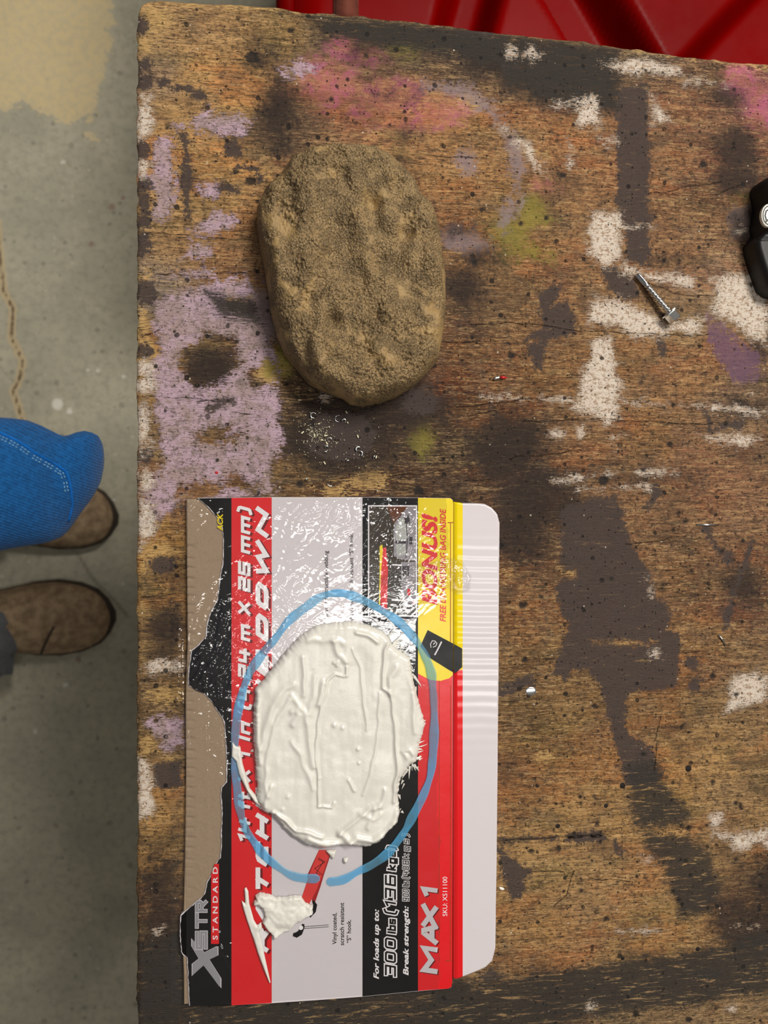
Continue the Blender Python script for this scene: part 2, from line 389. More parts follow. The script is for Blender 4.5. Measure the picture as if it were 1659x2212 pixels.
def wood_material():
    t = NT('stained_plywood'); v = t.coord((1000, 1000, 1000))
    vg = t.coord((70, 1000, 1000)); vf = t.coord((170, 2100, 1000)); vh = t.coord((60, 520, 520)); vd = t.coord((330, 1500, 1000))
    g1 = t.noise(vg, 0.55, 6, 0.62, 0.3); g2 = t.noise(vf, 1.0, 4, 0.65, 0.3); g3 = t.noise(vh, 1.0, 5, 0.68, 0.8); g4 = t.noise(vd, 0.8, 4, 0.7, 0.5)
    b1 = t.noise(v, 0.07, 7, 0.68, 0.4); b2 = t.noise(v, 0.4, 6, 0.7, 0.3); sp = t.noise(v, 2.2, 4, 0.7); b3 = t.noise(t.coord((1000, 1000, 1000), (0, 0, 1.1)), 0.19, 6, 0.7, 0.5)
    base = t.attr('base').outputs['Color']
    A = t.attr('pa'); B = t.attr('pb'); C = t.attr('pc')
    a = t.sep(A.outputs['Color']); b = t.sep(B.outputs['Color']); c = t.sep(C.outputs['Color'])
    dn = lambda n, k: t.math('MULTIPLY', t.math('SUBTRACT', n, 0.5), k)
    # wood: long grain, torn fibres, short dark splits, blotches of dirt
    col = t.mix(1.0, base, t.mix(t.rng(g1, 0.25, 0.75, smooth=False), lin(166, 158, 150), (1.58, 1.49, 1.40, 1)), 'MULTIPLY')
    h1 = t.noise(t.coord((420, 900, 1000)), 0.035, 5, 0.6); h2 = t.noise(t.coord((380, 800, 1000), (0, 0, 0.4)), 0.05, 5, 0.6)
    col = t.mix(t.rng(h1, 0.50, 0.62, 0, 0.75), col, t.mix(1.0, col, (1.02, 0.74, 0.62, 1), 'MULTIPLY'))
    col = t.mix(t.rng(h2, 0.52, 0.64, 0, 0.8), col, t.mix(1.0, col, (0.66, 0.72, 0.70, 1), 'MULTIPLY'))
    col = t.mix(t.rng(g3, 0.52, 0.60, 0, 0.6), col, t.mix(0.5, col, lin(226, 186, 128)))
    col = t.mix(t.rng(g4, 0.56, 0.61, 0, 0.7), col, t.mix(0.5, col, lin(236, 200, 144)))
    col = t.mix(t.rng(b2, 0.53, 0.60, 0, 0.75), col, t.mix(0.72, col, lin(38, 31, 26)))
    col = t.mix(t.rng(b3, 0.54, 0.63, 0, 0.6), col, t.mix(0.65, col, lin(50, 40, 33)))
    col = t.mix(t.rng(b1, 0.48, 0.66, 0, 0.45), col, t.mix(0.6, col, lin(92, 82, 74)))
    col = t.mix(t.rng(g2, 0.40, 0.44, 0.8, 0.0), col, t.mix(0.85, col, lin(28, 21, 16)))
    col = t.mix(t.rng(g4, 0.385, 0.415, 0.85, 0.0), col, t.mix(0.8, col, lin(34, 26, 20)))
    h3 = t.noise(t.coord((600, 1000, 1000), (0, 0, 0.2)), 0.03, 6, 0.65, 0.6)
    col = t.mix(t.rng(h3, 0.52, 0.64, 0, 0.62), col, t.mix(0.75, col, t.mix(sp, lin(40, 30, 24), lin(84, 64, 50))))
    lg = t.noise(t.coord((14, 420, 1000)), 1.0, 3, 0.55, 0.25)
    lf = t.rng(t.math('ABSOLUTE', t.math('SUBTRACT', lg, 0.5)), 0.004, 0.018, 1.0, 0.0)
    lf = t.math('MULTIPLY', lf, t.rng(b3, 0.47, 0.56, 0, 0.85))
    col = t.mix(lf, col, lin(30, 22, 16))
    wearf = t.math('ADD', t.math('ADD', dn(g2, 2.2), dn(g4, 2.4)), t.math('ADD', dn(b2, 3.4), dn(b1, 3.6)))
    wears = t.math('ADD', t.math('ADD', dn(b2, 3.6), dn(g4, 2.0)), t.math('ADD', dn(b1, 5.2), dn(sp, 1.4)))
    def layer(col, sd, wear, w0, w1, colour, op=1.0):
        f = t.rng(t.math('ADD', sd, wear), w0, w1)
        return t.mix(t.math('MULTIPLY', f, op), col, colour), f
    brk = t.rng(g3, 0.575, 0.605, 1.0, 0.12); brb = t.rng(g3, 0.63, 0.66, 1.0, 0.3)
    col, _ = layer(col, B.outputs['Alpha'], wearf, 0.0, 0.3, t.mix(t.rng(g2, .35, .6), lin(120, 88, 50), lin(218, 178, 112)), 0.75)
    col, _ = layer(col, A.outputs['Alpha'], wears, -0.4, 1.5, t.mix(t.rng(b1, 0.42, 0.6), lin(186, 112, 100), lin(206, 104, 140)), t.rng(g4, 0.40, 0.58, 0.8, 0.35))
    col, _ = layer(col, b[1], wears, -0.2, 1.5, t.mix(b2, lin(112, 104, 36), lin(168, 156, 62)), 0.62)
    col, _ = layer(col, c[2], wears, -0.4, 0.9, t.mix(b2, lin(126, 108, 104), lin(162, 142, 146)), 0.78)
    col, fg = layer(col, b[0], wears, -0.8, 1.8, t.mix(sp, lin(20, 15, 13), lin(62, 47, 38)), 0.88)
    lil = t.mix(t.rng(b1, 0.40, 0.60), lin(174, 150, 148), lin(198, 169, 184))
    lil = t.mix(t.rng(b3, 0.52, 0.62, 0, 0.7), lil, lin(128, 112, 104))
    lil = t.mix(t.rng(b2, 0.55, 0.62, 0, 0.7), lil, lin(84, 70, 62))
    lil = t.mix(t.rng(g4, 0.39, 0.43, 0.6, 0.0), lil, lin(88, 72, 62))
    lil = t.mix(t.rng(g2, 0.36, 0.46, 0.6, 0.0), lil, lin(74, 60, 52))
    col, fl = layer(col, a[0], wearf, -0.15, 0.35, lil, 0.93)
    col, _ = layer(col, b[2], wears, -0.1, 0.4, t.mix(b2, lin(88, 62, 78), lin(126, 92, 116)), 0.8)
    col, fb = layer(col, a[2], t.math('MULTIPLY', t.math('ADD', wearf, dn(sp, 1.0)), 0.62), -0.06, 0.12, t.mix(t.rng(sp, .3, .7), lin(46, 37, 34), lin(88, 74, 68)), t.math('MULTIPLY', brb, 0.95))
    col, fsc = layer(col, C.outputs['Alpha'], t.math('ADD', t.math('ADD', dn(g2, 4.6), dn(g4, 3.0)), dn(b1, 3.0)), 0.0, 0.4, t.mix(sp, lin(36, 32, 28), lin(62, 55, 48)), t.math('MULTIPLY', brk, 0.93))
    col, fw = layer(col, a[1], t.math('ADD', wearf, dn(sp, 2.2)), -0.08, 0.3, t.mix(t.rng(t.math('ADD', b2, dn(g4, 0.5)), .48, .60), lin(230, 216, 200), lin(172, 146, 122)), 0.9)
    # drilled specks and pits
    d1, c1 = t.voro(v, 0.17); r1 = t.sep(c1)[0]
    m1 = t.math('SUBTRACT', t.math('MULTIPLY', t.math('POWER', r1, 2.6), 0.29), d1)
    d2, c2 = t.voro(v, 0.45); r2 = t.sep(c2)[0]
    m2 = t.math('SUBTRACT', t.math('MULTIPLY', t.math('POWER', r2, 2.4), 0.30), d2)
    d3, c3 = t.voro(v, 0.30); r3 = t.sep(c3)[1]
    m3 = t.math('SUBTRACT', t.math('MULTIPLY', t.math('POWER', r3, 14), 0.2), d3)
    pf = t.math('MAXIMUM', t.rng(t.math('ADD', m1, t.math('ADD', dn(sp, 0.12), dn(b2, 0.25))), -0.02, 0.04), t.rng(t.math('ADD', m2, dn(sp, 0.1)), -0.03, 0.06))
    pf = t.math('MULTIPLY', pf, t.rng(b3, 0.40, 0.52, 0.5, 1.0))
    col = t.mix(t.math('MULTIPLY', pf, 0.88), col, lin(22, 17, 15))
    col = t.mix(t.rng(t.math('ADD', m3, dn(sp, 0.08)), -0.01, 0.05, 0, 0.7), col, lin(214, 200, 178))
    cw = t.math('ADD', c[0], dn(sp, 0.35))
    cf = t.rng(t.math('ADD', cw, dn(b2, 0.5)), 0.06, 0.22, 0.9, 0.0)
    col = t.mix(cf, col, lin(22, 16, 12))
    ps = t.math('ADD', c[1], dn(b2, 0.8))
    pfa = t.rng(ps, -0.18, 0.2)
    col = t.mix(t.math('MULTIPLY', pfa, 0.93), col, t.mix(sp, lin(14, 11, 10), lin(46, 38, 34)))
    fine = t.math('SUBTRACT', t.math('ADD', t.math('ADD', dn(g2, 1.2), dn(sp, 0.8)), t.math('ADD', dn(g1, 0.6), dn(g4, 1.2))), t.math('ADD', pf, cf))
    fine = t.math('ADD', fine, t.math('MULTIPLY', t.math('ADD', fw, fl), 0.3))
    ro = t.math('SUBTRACT', t.rng(b2, 0.35, 0.65, 0.5, 0.75), t.math('MULTIPLY', t.math('MAXIMUM', fb, t.math('MULTIPLY', fg, 0.5)), 0.22))
    t.set(Base_Color=col, Roughness=ro); t.b.inputs['Specular IOR Level'].default_value = 0.35
    t.bump(fine, 0.7, 0.0006)
    return t.m

SAMPLES = [(330,60,195,160,108),(420,60,170,135,92),(600,70,150,120,75),(700,50,74,64,52),(850,70,78,68,56),(1000,110,72,62,54),(1100,120,62,56,50),(1200,140,86,75,64),
(1400,130,102,86,70),(1550,170,112,92,70),(1640,200,150,84,88),(340,160,158,132,104),(450,140,196,155,98),(520,200,188,148,92),(600,250,84,66,52),(620,300,118,92,68),
(420,300,194,154,98),(500,380,198,158,98),(450,500,168,132,86),(360,430,188,148,96),(520,560,150,120,85),(700,200,170,118,92),(800,250,186,130,92),(900,230,184,134,92),
(1000,280,168,125,78),(1000,380,172,130,82),(1100,300,152,114,76),(1200,300,164,118,76),(1250,380,154,114,76),(1450,260,152,112,80),(1450,350,148,108,72),(1550,330,122,80,58),
(1600,400,112,74,56),(1450,450,134,98,66),(1550,450,126,92,62),(1000,470,146,100,62),(1100,480,142,114,62),(1000,550,134,98,62),(1100,600,154,118,76),(1050,680,142,108,70),
(1200,500,152,114,76),(1250,620,154,114,76),(1450,550,152,112,76),(1500,700,152,122,86),(1550,600,160,136,110),(1000,620,88,64,48),(1020,700,96,68,52),(1000,760,116,78,46),
(950,830,108,64,36),(1100,750,134,98,62),(1200,800,144,104,62),(1400,780,158,118,76),(1500,820,148,108,70),(1600,850,122,96,76),(900,870,52,38,28),(850,900,54,38,28),
(750,930,30,26,22),(680,960,36,32,27),(750,1010,78,60,44),(620,1020,122,97,62),(850,1010,88,66,46),(950,950,84,64,46),(1000,900,112,82,52),(1100,900,104,74,47),(1100,960,56,45,38),
(1150,1040,64,50,42),(1000,1040,88,66,46),(1250,950,144,107,72),(1400,950,148,107,66),(1350,1020,138,102,70),(1500,1000,134,92,66),(1600,1050,144,104,76),(1600,950,142,112,82),
(1130,1170,92,66,48),(1120,1260,132,96,62),(1100,1350,138,102,62),(1130,1430,127,96,60),(1450,1150,132,97,66),(1550,1120,142,106,76),(1450,1250,132,96,62),(1550,1250,127,92,62),
(1600,1300,112,77,56),(1500,1400,142,107,66),(1600,1480,132,106,76),(1500,1530,138,107,66),(1130,1550,112,86,52),(1200,1600,142,112,66),(1150,1700,152,117,72),(1250,1720,166,131,82),
(1450,1700,172,132,77),(1550,1650,172,136,86),(1600,1720,152,122,82),(1200,1850,177,142,92),(1300,1900,172,137,92),(1150,2000,167,127,77),(1250,2020,167,127,82),(1400,2000,162,132,82),
(1500,1900,177,142,92),(1600,1950,112,76,46),(1650,1930,92,62,36),(1600,2180,142,116,82),(1300,2190,126,106,76),(1100,2130,142,112,76),(1500,2170,142,116,82),
(340,650,152,136,120),(330,770,192,152,92),(450,780,66,50,40),(330,1060,152,122,92),(330,1180,172,132,72),(350,1250,162,127,72),(330,1400,142,112,72),(350,1480,122,96,62),
(340,1600,122,96,62),(350,1750,177,137,82),(350,1850,167,127,72),(340,1950,122,96,66),(350,2050,92,73,52),(340,2150,76,61,43),(600,2190,86,70,46),(850,2180,112,89,58),(950,2200,62,53,42)]
LAYERS = {
'lilac': [('p',[(412,248),(430,240),(470,237),(525,240),(545,262),(530,287),(480,292),(420,285)],-2),('p',[(325,300),(362,292),(382,330),(378,372),(385,440),(350,498),(322,480),(325,420),(298,395),(296,368),(322,368)],-3),
 ('e',456,412,24,16),('p',[(404,502),(440,470),(470,450),(505,466),(505,494),(460,506)],-1),('p',[(388,562),(410,528),(440,518),(468,532),(460,558)],-2),('p',[(335,585),(395,580),(470,575),(470,600),(400,612),(340,612)],-5),
 ('p',[(330,650),(400,615),(520,600),(560,640),(582,700),(600,780),(602,830),(605,900),(612,980),(588,1010),(600,1072),(480,1085),(400,1085),(350,1130),(300,1130),(300,1060),(335,1000),(345,960),(330,900),(335,850),(315,800),(345,760),(325,700)],-2),
 ('p',[(310,1560),(360,1545),(395,1560),(396,1615),(362,1622),(330,1592)],0),('e',650,150,34,18,-3),('e',395,268,14,10,-4)],
'white': [('p',[(1245,212),(1290,200),(1305,275),(1240,282)],-4),('p',[(1402,200),(1440,240),(1465,270),(1405,275)],-5),('p',[(1280,458),(1340,455),(1345,500),(1350,558),(1300,580),(1265,550),(1272,500)],-1),
 ('p',[(1345,560),(1400,585),(1500,600),(1500,622),(1410,612),(1340,590)],-1),('p',[(1265,655),(1320,635),(1370,660),(1440,690),(1520,690),(1515,722),(1380,732),(1265,698)],-2),
 ('p',[(1525,600),(1590,580),(1665,590),(1665,765),(1600,725),(1540,690)],-8),('p',[(1282,732),(1320,725),(1335,790),(1345,850),(1345,920),(1300,928),(1290,905),(1235,885),(1250,820),(1270,770)],-1),
 ('p',[(1285,130),(1400,118),(1470,140),(1480,165),(1380,170),(1290,152)],-7),('e',1530,178,34,9,-4),('p',[(1500,935),(1600,932),(1645,945),(1600,972),(1530,960)],-4),
 ('l',[(1040,858),(1240,865),(1400,873),(1560,880),(1665,892)],2.5),('l',[(1200,1042),(1330,1022),(1455,1020)],3),('l',[(1250,1057),(1400,1050)],2),
 ('p',[(1580,1460),(1620,1450),(1665,1455),(1665,1512),(1600,1530),(1555,1552),(1572,1510)],-2),('p',[(1540,1800),(1600,1792),(1665,1788),(1665,1828),(1600,1838),(1570,1818)],-1),('e',1545,1770,20,18,-3),
 ('p',[(298,208),(325,205),(328,258),(315,300),(298,300)],7),('e',310,360,14,14,5),('e',312,800,16,14,6),('e',314,830,16,14,6),('e',312,930,16,40,3),('e',316,1038,15,22,5),('p',[(298,1072),(330,1090),(340,1140),(300,1190)],2),
 ('e',355,1440,42,20,-1),('p',[(298,1640),(325,1650),(330,1760),(298,1770)],2),('l',[(1120,303),(1138,318),(1150,345),(1172,378)],9),('l',[(1075,268),(1098,285)],7),('l',[(1340,492),(1400,494)],4),
 ('e',1104,106,9,11),('e',1155,118,15,9),('e',1210,225,10,6),('e',1402,1280,4,8),('e',1645,1800,10,10),('e',1200,935,16,12,-3),('e',1252,937,9,10),('e',1328,945,9,10),('e',1320,303,10,7),('e',1600,2000,12,5,-3),
 ('p',[(330,2010),(355,2000),(350,2025),(330,2025)],-4),('e',1400,1860,16,12,-3),('l',[(1330,2012),(1420,2010)],4),('e',1275,2180,7,8),('e',1580,2178,14,12,-2),('e',1415,1410,14,10,-2),('e',1600,500,16,9,-4),('l',[(1230,300),(1230,365)],3),('l',[(730,845),(700,860)],5),('e',1625,850,20,10,-4)],
'black': [('e',738,942,62,46,2),('e',905,868,34,24),('p',[(1325,190),(1400,180),(1402,300),(1403,400),(1408,480),(1407,560),(1385,578),(1352,565),(1348,500),(1330,450),(1330,310)],-1),('p',[(1290,572),(1330,575),(1372,600),(1385,640),(1350,652),(1310,622)],-1),
 ('p',[(1165,640),(1190,618),(1215,615),(1213,632),(1190,660),(1225,650),(1245,680),(1240,715),(1200,730),(1138,734),(1145,718),(1170,710)],0),('p',[(1145,745),(1175,740),(1172,795),(1155,800)],0),
 ('p',[(1210,1100),(1335,1070),(1345,1110),(1365,1180),(1395,1230),(1415,1290),(1450,1330),(1440,1360),(1470,1375),(1465,1480),(1380,1490),(1340,1520),(1345,1600),(1325,1560),(1300,1490),(1265,1445),(1235,1440),(1225,1472),(1200,1450),(1210,1400),(1235,1350),(1215,1330),(1200,1270),(1220,1240)],2),
 ('p',[(1290,1470),(1345,1510),(1355,1590),(1412,1625),(1425,1690),(1350,1700),(1335,1640),(1318,1550)],0),
 ('p',[(1074,1828),(1145,1880),(1125,1935),(1110,1942),(1085,1890)],2),('l',[(352,178),(375,188),(395,192),(432,206)],7),('l',[(400,300),(402,340),(404,400),(402,470)],5),
 ('e',307,55,12,15),('e',308,140,15,13),('e',308,178,17,15),('e',308,325,17,24),('e',310,400,14,12),('e',312,440,12,24),('e',310,482,14,12),('e',310,530,15,24),('e',315,630,20,22),('e',310,760,14,9),('e',312,895,9,10),('e',316,985,14,16),('e',355,1220,19,11),('e',318,1112,14,8),
 ('l',[(1413,1052),(1426,1066),(1396,1096)],5),('l',[(1526,1142),(1534,1160),(1556,1196)],6),('l',[(1080,1502),(1110,1480),(1140,1465),(1152,1480)],5),('l',[(1522,886),(1530,905),(1535,930)],3),('l',[(1535,930),(1570,920),(1596,922)],5),
 ('l',[(1326,1813),(1334,1828)],2),('l',[(1334,1828),(1341,1840)],6),('p',[(325,1650),(395,1640),(398,1700),(360,1712),(330,1690)],-2),('e',1040,72,20,12,3),('e',498,320,12,14),('e',512,328,9,10),('l',[(505,370),(520,362),(555,368),(565,385)],3),
 ('l',[(1570,1200),(1568,1210)],7),('l',[(1625,1160),(1618,1190),(1580,1300),(1565,1360)],2.5),('e',1525,2105,20,8),('e',1060,2110,18,9),('l',[(1000,1816),(1200,1811)],2.5),('l',[(1230,1810),(1260,1808)],7),('l',[(1280,1807),(1302,1806)],6),
 ('e',490,408,10,6),('e',480,865,6,4),('l',[(450,884),(500,866)],4),('p',[(1075,2112),(1060,2108),(1045,2118),(1050,2124)],0),('l',[(705,2150),(703,2215)],3),('l',[(668,2150),(666,2215)],3),('l',[(732,2150),(730,2215)],2),('e',1490,1430,14,12,-2),('e',1500,1480,14,16,-3),('l',[(1420,720),(1432,760)],2)],
'scuff': [('p',[(1365,1725),(1450,1712),(1482,1750),(1472,1782),(1385,1792)],5),('p',[(1395,1805),(1480,1805),(1530,1840),(1555,1900),(1532,1972),(1470,1985),(1455,1930),(1430,1880),(1400,1840)],4),
 ('p',[(400,2150),(1000,2135),(1200,2108),(1460,2072),(1665,2028),(1665,2132),(1500,2155),(1300,2180),(1150,2210),(1000,2225),(400,2225)],16),('p',[(1340,1650),(1430,1640),(1440,1720),(1370,1730)],2),
 ('p',[(298,2040),(400,2010),(400,2225),(298,2225)],2),('p',[(1110,95),(1330,115),(1330,230),(1200,220),(1090,170)],8),('p',[(700,38),(1100,80),(1100,140),(900,110),(690,70)],6),('p',[(420,615),(560,640),(580,720),(480,700)],-6)],
'grime': [('p',[(298,1900),(400,1900),(400,2225),(298,2225)],4),('p',[(1000,80),(1330,112),(1330,235),(1200,225),(1090,180),(1010,140)],22),('e',600,235,42,95,4),('e',560,130,40,34),('p',[(690,36),(1100,75),(1340,105),(1330,240),(1180,215),(1080,170),(900,100),(700,75)],6),('e',1000,620,48,50),('e',900,885,80,45,10),('e',735,950,95,62,26),('e',690,915,50,60,8),
 ('e',455,790,50,46,20),('e',1100,960,75,60,16),('e',1175,1080,90,60,10),('e',1080,1010,60,40),('e',1595,385,55,50,6),('e',1618,2000,70,50,18),('e',1655,1910,40,60,6),('e',1605,1265,44,42,8),('e',1640,640,30,50),('e',870,290,30,16,8),('e',1590,330,60,60),
 ('p',[(1565,452),(1642,440),(1642,522),(1570,522)],8),('e',845,210,70,24),('e',1040,560,60,26),('e',860,340,40,26),('e',1000,500,60,20),('e',1430,560,70,20),('e',780,105,26,24,6),('e',1560,210,60,30),('e',1645,750,30,40),('e',960,1150,100,100),('e',1120,1150,80,70),
 ('e',1330,1030,160,26),('e',1600,880,60,30),('e',340,1900,50,60),('e',350,1380,50,90),('e',520,690,60,60),('e',780,900,160,40,10)],
'pink': [('e',742,100,24,22,14),('e',780,118,30,16,12),('e',720,185,60,45,8),('e',840,215,90,42,6),('e',950,245,60,40,6),('e',690,160,50,40),('e',1592,170,30,30,14),('e',1640,205,34,26,12),('e',880,265,80,24),('e',1170,400,40,26),('e',1640,240,30,40,4)],
'yellow': [('p',[(1120,425),(1160,415),(1190,470),(1180,500),(1120,510)],12),('e',1140,540,60,30,6),('e',600,775,44,36,12),('e',915,940,22,30,12),('e',1600,425,30,20,4),('e',1380,1420,20,12,6),('e',1100,500,70,40),('e',880,100,60,26)],
'purple': [('p',[(1530,692),(1568,700),(1600,740),(1640,780),(1632,820),(1590,822),(1550,792),(1530,742)],3)],
'lavender': [('l',[(930,188),(1010,195),(1060,240),(1108,300),(1126,370),(1120,430),(1085,485)],15),('e',1010,355,26,26,4),('e',1105,155,18,20,4),('p',[(1570,455),(1640,445),(1640,515),(1575,518)],4),('e',560,690,60,70),('e',1000,520,60,30)],
'bare': [('e',310,100,12,14,4),('e',306,215,12,12,2),('e',308,360,10,10,4),('e',312,600,14,18,5),('e',310,700,14,26,6),('e',305,1320,16,10,4),('l',[(560,770),(610,765)],10),('l',[(300,1420),(340,1440)],6),('e',360,1500,26,14,4),('e',640,160,22,14,4),('e',850,330,40,14,3),('e',1140,330,30,8),('l',[(410,745),(500,742)],9),('p',[(720,1035),(800,1018),(850,1030),(820,1050),(760,1060)],2),('e',720,1060,50,14),('p',[(296,1165),(350,1175),(380,1190),(300,1235)],2),('p',[(296,1590),(330,1580),(345,1620),(300,1640)],2),('l',[(640,20),(700,32),(760,38)],4),('e',320,770,24,32),('e',370,1640,16,12),('p',[(560,770),(600,750),(625,790),(600,835),(545,810)],2),
 ('l',[(1550,130),(1659,142)],8),('l',[(345,2),(430,9),(600,17)],5),('l',[(760,36),(960,57),(1130,77),(1330,103),(1500,127)],4),('e',1230,1236,14,6,4),('e',1010,220,30,20),('e',340,40,40,24),('e',450,745,40,10,4),('e',1175,1638,12,8,4),('e',1350,1390,30,6,2),('e',1215,1395,10,5,2),('e',340,1400,50,10),('p',[(300,1380),(380,1378),(360,1400),(300,1408)],0),('e',860,290,60,14),('e',1500,1860,30,20),('e',1090,1240,20,10)]}
HOLES = {'lilac': [('p',[(400,760),(440,730),(500,735),(510,780),(480,830),(420,840),(395,800)],2),('p',[(540,805),(590,770),(605,800),(600,840),(550,830)],0),('e',470,940,34,14),('e',440,1060,40,16),('e',530,660,30,10),('e',330,970,20,40),('e',520,1045,30,14)],
 'black': [('p',[(1222,1235),(1243,1235),(1243,1246),(1220,1246)],2),('e',1350,1388,30,4,1)]}
LAYERS['black'] = [('l', q[1], q[2]+3.5) if q[0] == 'l' else q[:5]+((q[5] if len(q) > 5 else 0)+5,) if q[0] == 'e' else q for q in LAYERS['black']]
bench_top()
M_IRON = simple('dark_iron', (44, 38, 34), 0.4, 0.6, 0.4, 900, bump=0.4)
M_STEEL = simple('bright_zinc', (225, 226, 224), 0.18, 1.0, 0.06, 600)
M_RAW = simple('raw_timber', (150, 112, 68), 0.8, 0, 0.25, 60, bump=0.3)
def bench_frame():
    x0 = P(330, 0).x; x1 = P(2350, 0).x; y1 = P(0, 320).y; y0 = P(0, 3150).y
    for cx in (x0+0.05, x1-0.05):
        for cy in (y0+0.05, y1-0.05):
            link('leg', box_mesh('leg', (cx-0.04, cy-0.04, 0.0), (cx+0.04, cy+0.04, TT-0.019), 0.003), M_RAW, BENCH, False)
    link('apron', box_mesh('apron', (x0+0.09, y1-0.07, TT-0.11), (x1-0.09, y1-0.032, TT-0.019), 0.002), M_RAW, BENCH, False)
    link('apron', box_mesh('apron', (x0+0.09, y0+0.032, TT-0.11), (x1-0.09, y0+0.07, TT-0.019), 0.002), M_RAW, BENCH, False)
    link('apron', box_mesh('apron', (x0+0.032, y0+0.09, TT-0.11), (x0+0.07, y1-0.09, TT-0.019), 0.002), M_RAW, BENCH, False)
    link('apron', box_mesh('apron', (x1-0.07, y0+0.09, TT-0.11), (x1-0.032, y1-0.09, TT-0.019), 0.002), M_RAW, BENCH, False)
bench_frame()
def dome(name, r, h, seg=18, rings=5, flat=0.6):
    V = []; Fc = []
    for i in range(rings+1):
        a = i/rings; rr = r*(1-a*flat) if i < rings else 0
        z = h*(1-(1-a)**2)
        if i == rings: V.append((0, 0, h)); break
        for k in range(seg): q = 2*math.pi*k/seg; V.append((rr*math.cos(q), rr*math.sin(q), z))
    for i in range(rings-1):
        for k in range(seg):
            k2 = (k+1) % seg; Fc.append((i*seg+k, i*seg+k2, (i+1)*seg+k2, (i+1)*seg+k))
    for k in range(seg): Fc.append(((rings-1)*seg+k, (rings-1)*seg+(k+1) % seg, rings*seg))
    return mesh(name, V, Fc)
nail = dome('nail_head', 1.0, 0.35)
for px, py, r in ((1345,1697,9),(1487,1660,10),(1309,1741,7.5),(1205,1784,8),(1507,2050,8),(1345,2070,7)):
    p = P(px, py); o = link('nail_head', nail, M_IRON, BENCH, True, loc=(p.x, p.y, TT-0.0006)); o.scale = (r*MM,)*3
# bright flat nail head beside the flap, wire staples left in the wood
p = P(1147, 1493); o = link('flat_nail_head', dome('flat_nail_head', 1.0, 0.12, 20, 4, 0.3), M_STEEL, BENCH, True, loc=(p.x, p.y, TT-0.0001)); o.scale = (13*MM, 10*MM, 9*MM); o['label'] = 'bright flat nail head sunk in the wood'
for a in (((1505, 1133), (1530, 1134), (1553, 1133)), ((1552, 1372), (1560, 1380), (1568, 1394)), ((1230, 1809), (1258, 1807)), ((1280, 1807), (1300, 1805))):
    link('staple', tube_mesh('staple', [P(x, y, TT+0.0006) for x, y in a], 0.0006, 8), M_STEEL if a[0][0] > 1400 else M_IRON, BENCH)

# ------------------------------------------------------------------ brown rock on the bench
ROCK = [(705,300),(760,297),(810,300),(850,318),(880,345),(905,375),(918,405),(940,425),(953,455),(962,495),(966,540),(972,585),(973,640),(970,690),(963,730),(955,770),(930,800),(900,828),(862,850),(830,862),(790,869),(762,866),(745,853),(705,838),(668,820),(640,785),(615,755),(597,715),(585,670),(578,620),(570,570),(560,520),(552,470),(552,430),(570,390),(598,365),(628,325),(660,308)]
GR = []
def rock_h(X, Y, d):
    H = 0.030; e = np.clip(d/46, 0, 1); prof = np.sqrt(np.clip(1-(1-e)**2.2, 0, 1))
    lump = (fbm(X, Y, 60, 72, 3, 2)-0.5)*0.0100+(fbm(X, Y, 30, 38, 8, 2)-0.5)*0.0050
    rid = 0
    for pts, hh, wd in ((((745,330),(770,420),(765,470),(785,520),(800,600)), .0030, 16), (((880,560),(915,480),(925,570)), .0028, 14), (((820,430),(835,480),(848,500)), .0034, 18), (((680,340),(685,380),(660,450)), .0022, 18),
                        (((690,790),(680,740),(700,690)), .0024, 16), (((640,520),(690,540),(650,640)), .0022, 20), (((760,800),(740,830)), .002, 16), (((910,640),(930,700)), .0022, 18)):
        rid = rid+hh*np.exp(-(line_dist(X, Y, pts)/wd)**2)
    for cx, cy, r, q in ((718,692,16,.006),(850,350,26,.003),(805,440,20,.004),(870,510,20,.004),(600,560,30,.001),(780,610,24,.003),(690,620,22,.003),(930,660,14,.003),(660,760,20,.003),(740,390,16,.003)):
        rid = rid-q*np.exp(-(np.hypot(X-cx, Y-cy)/r)**2)
    rough = 0.2+0.8*np.clip((fbm(X, Y, 34, 40, 61, 3)-0.40)*6, 0, 1)
    grain = ((vnoise(X, Y, 3.0, 3.0, 12)-0.5)*0.0019+(vnoise(X, Y, 6, 6, 13)-0.5)*0.0012)*rough
    GR.append(np.clip(rough*np.clip(1.15-d/400, 0.5, 1), 0, 1))
    return 0.006+(H-0.006)*prof+(lump+rid+grain)*np.clip(d/22, 0.03, 1)
def rock_mat():
    t = NT('granular_brown'); v = t.coord((1000, 1000, 1000)); n0 = t.noise(v, 0.055, 4, 0.6, 0.5); gr = t.rng(n0, 0.34, 0.50)
    n1 = t.noise(v, 0.09, 4); n2 = t.noise(v, 1.1, 3, 0.7); d, c = t.voro(v, 0.8)
    col = t.mix(t.rng(n1, 0.38, 0.62), lin(132, 109, 72), lin(164, 136, 92))
    col = t.mix(gr, lin(160, 132, 86), col)
    col = t.mix(t.math('MULTIPLY', gr, t.rng(n2, 0.47, 0.56, 0, 0.75)), col, lin(62, 49, 33))
    col = t.mix(t.math('MULTIPLY', t.math('MULTIPLY', gr, t.math('LESS_THAN', d, 0.24)), 0.5), col, lin(206, 182, 140))
    t.set(Base_Color=col, Roughness=0.6); t.b.inputs['Specular IOR Level'].default_value = 0.5
    t.bump(t.math('MULTIPLY', t.math('ADD', n2, t.math('MULTIPLY', d, -0.8)), t.rng(gr, 0, 1, 0.25, 1)), 0.8, 0.0012)
    return t.m
me = heightfield('rock', ROCK, 1.7, rock_h, TT, TT+0.024, 0.0)
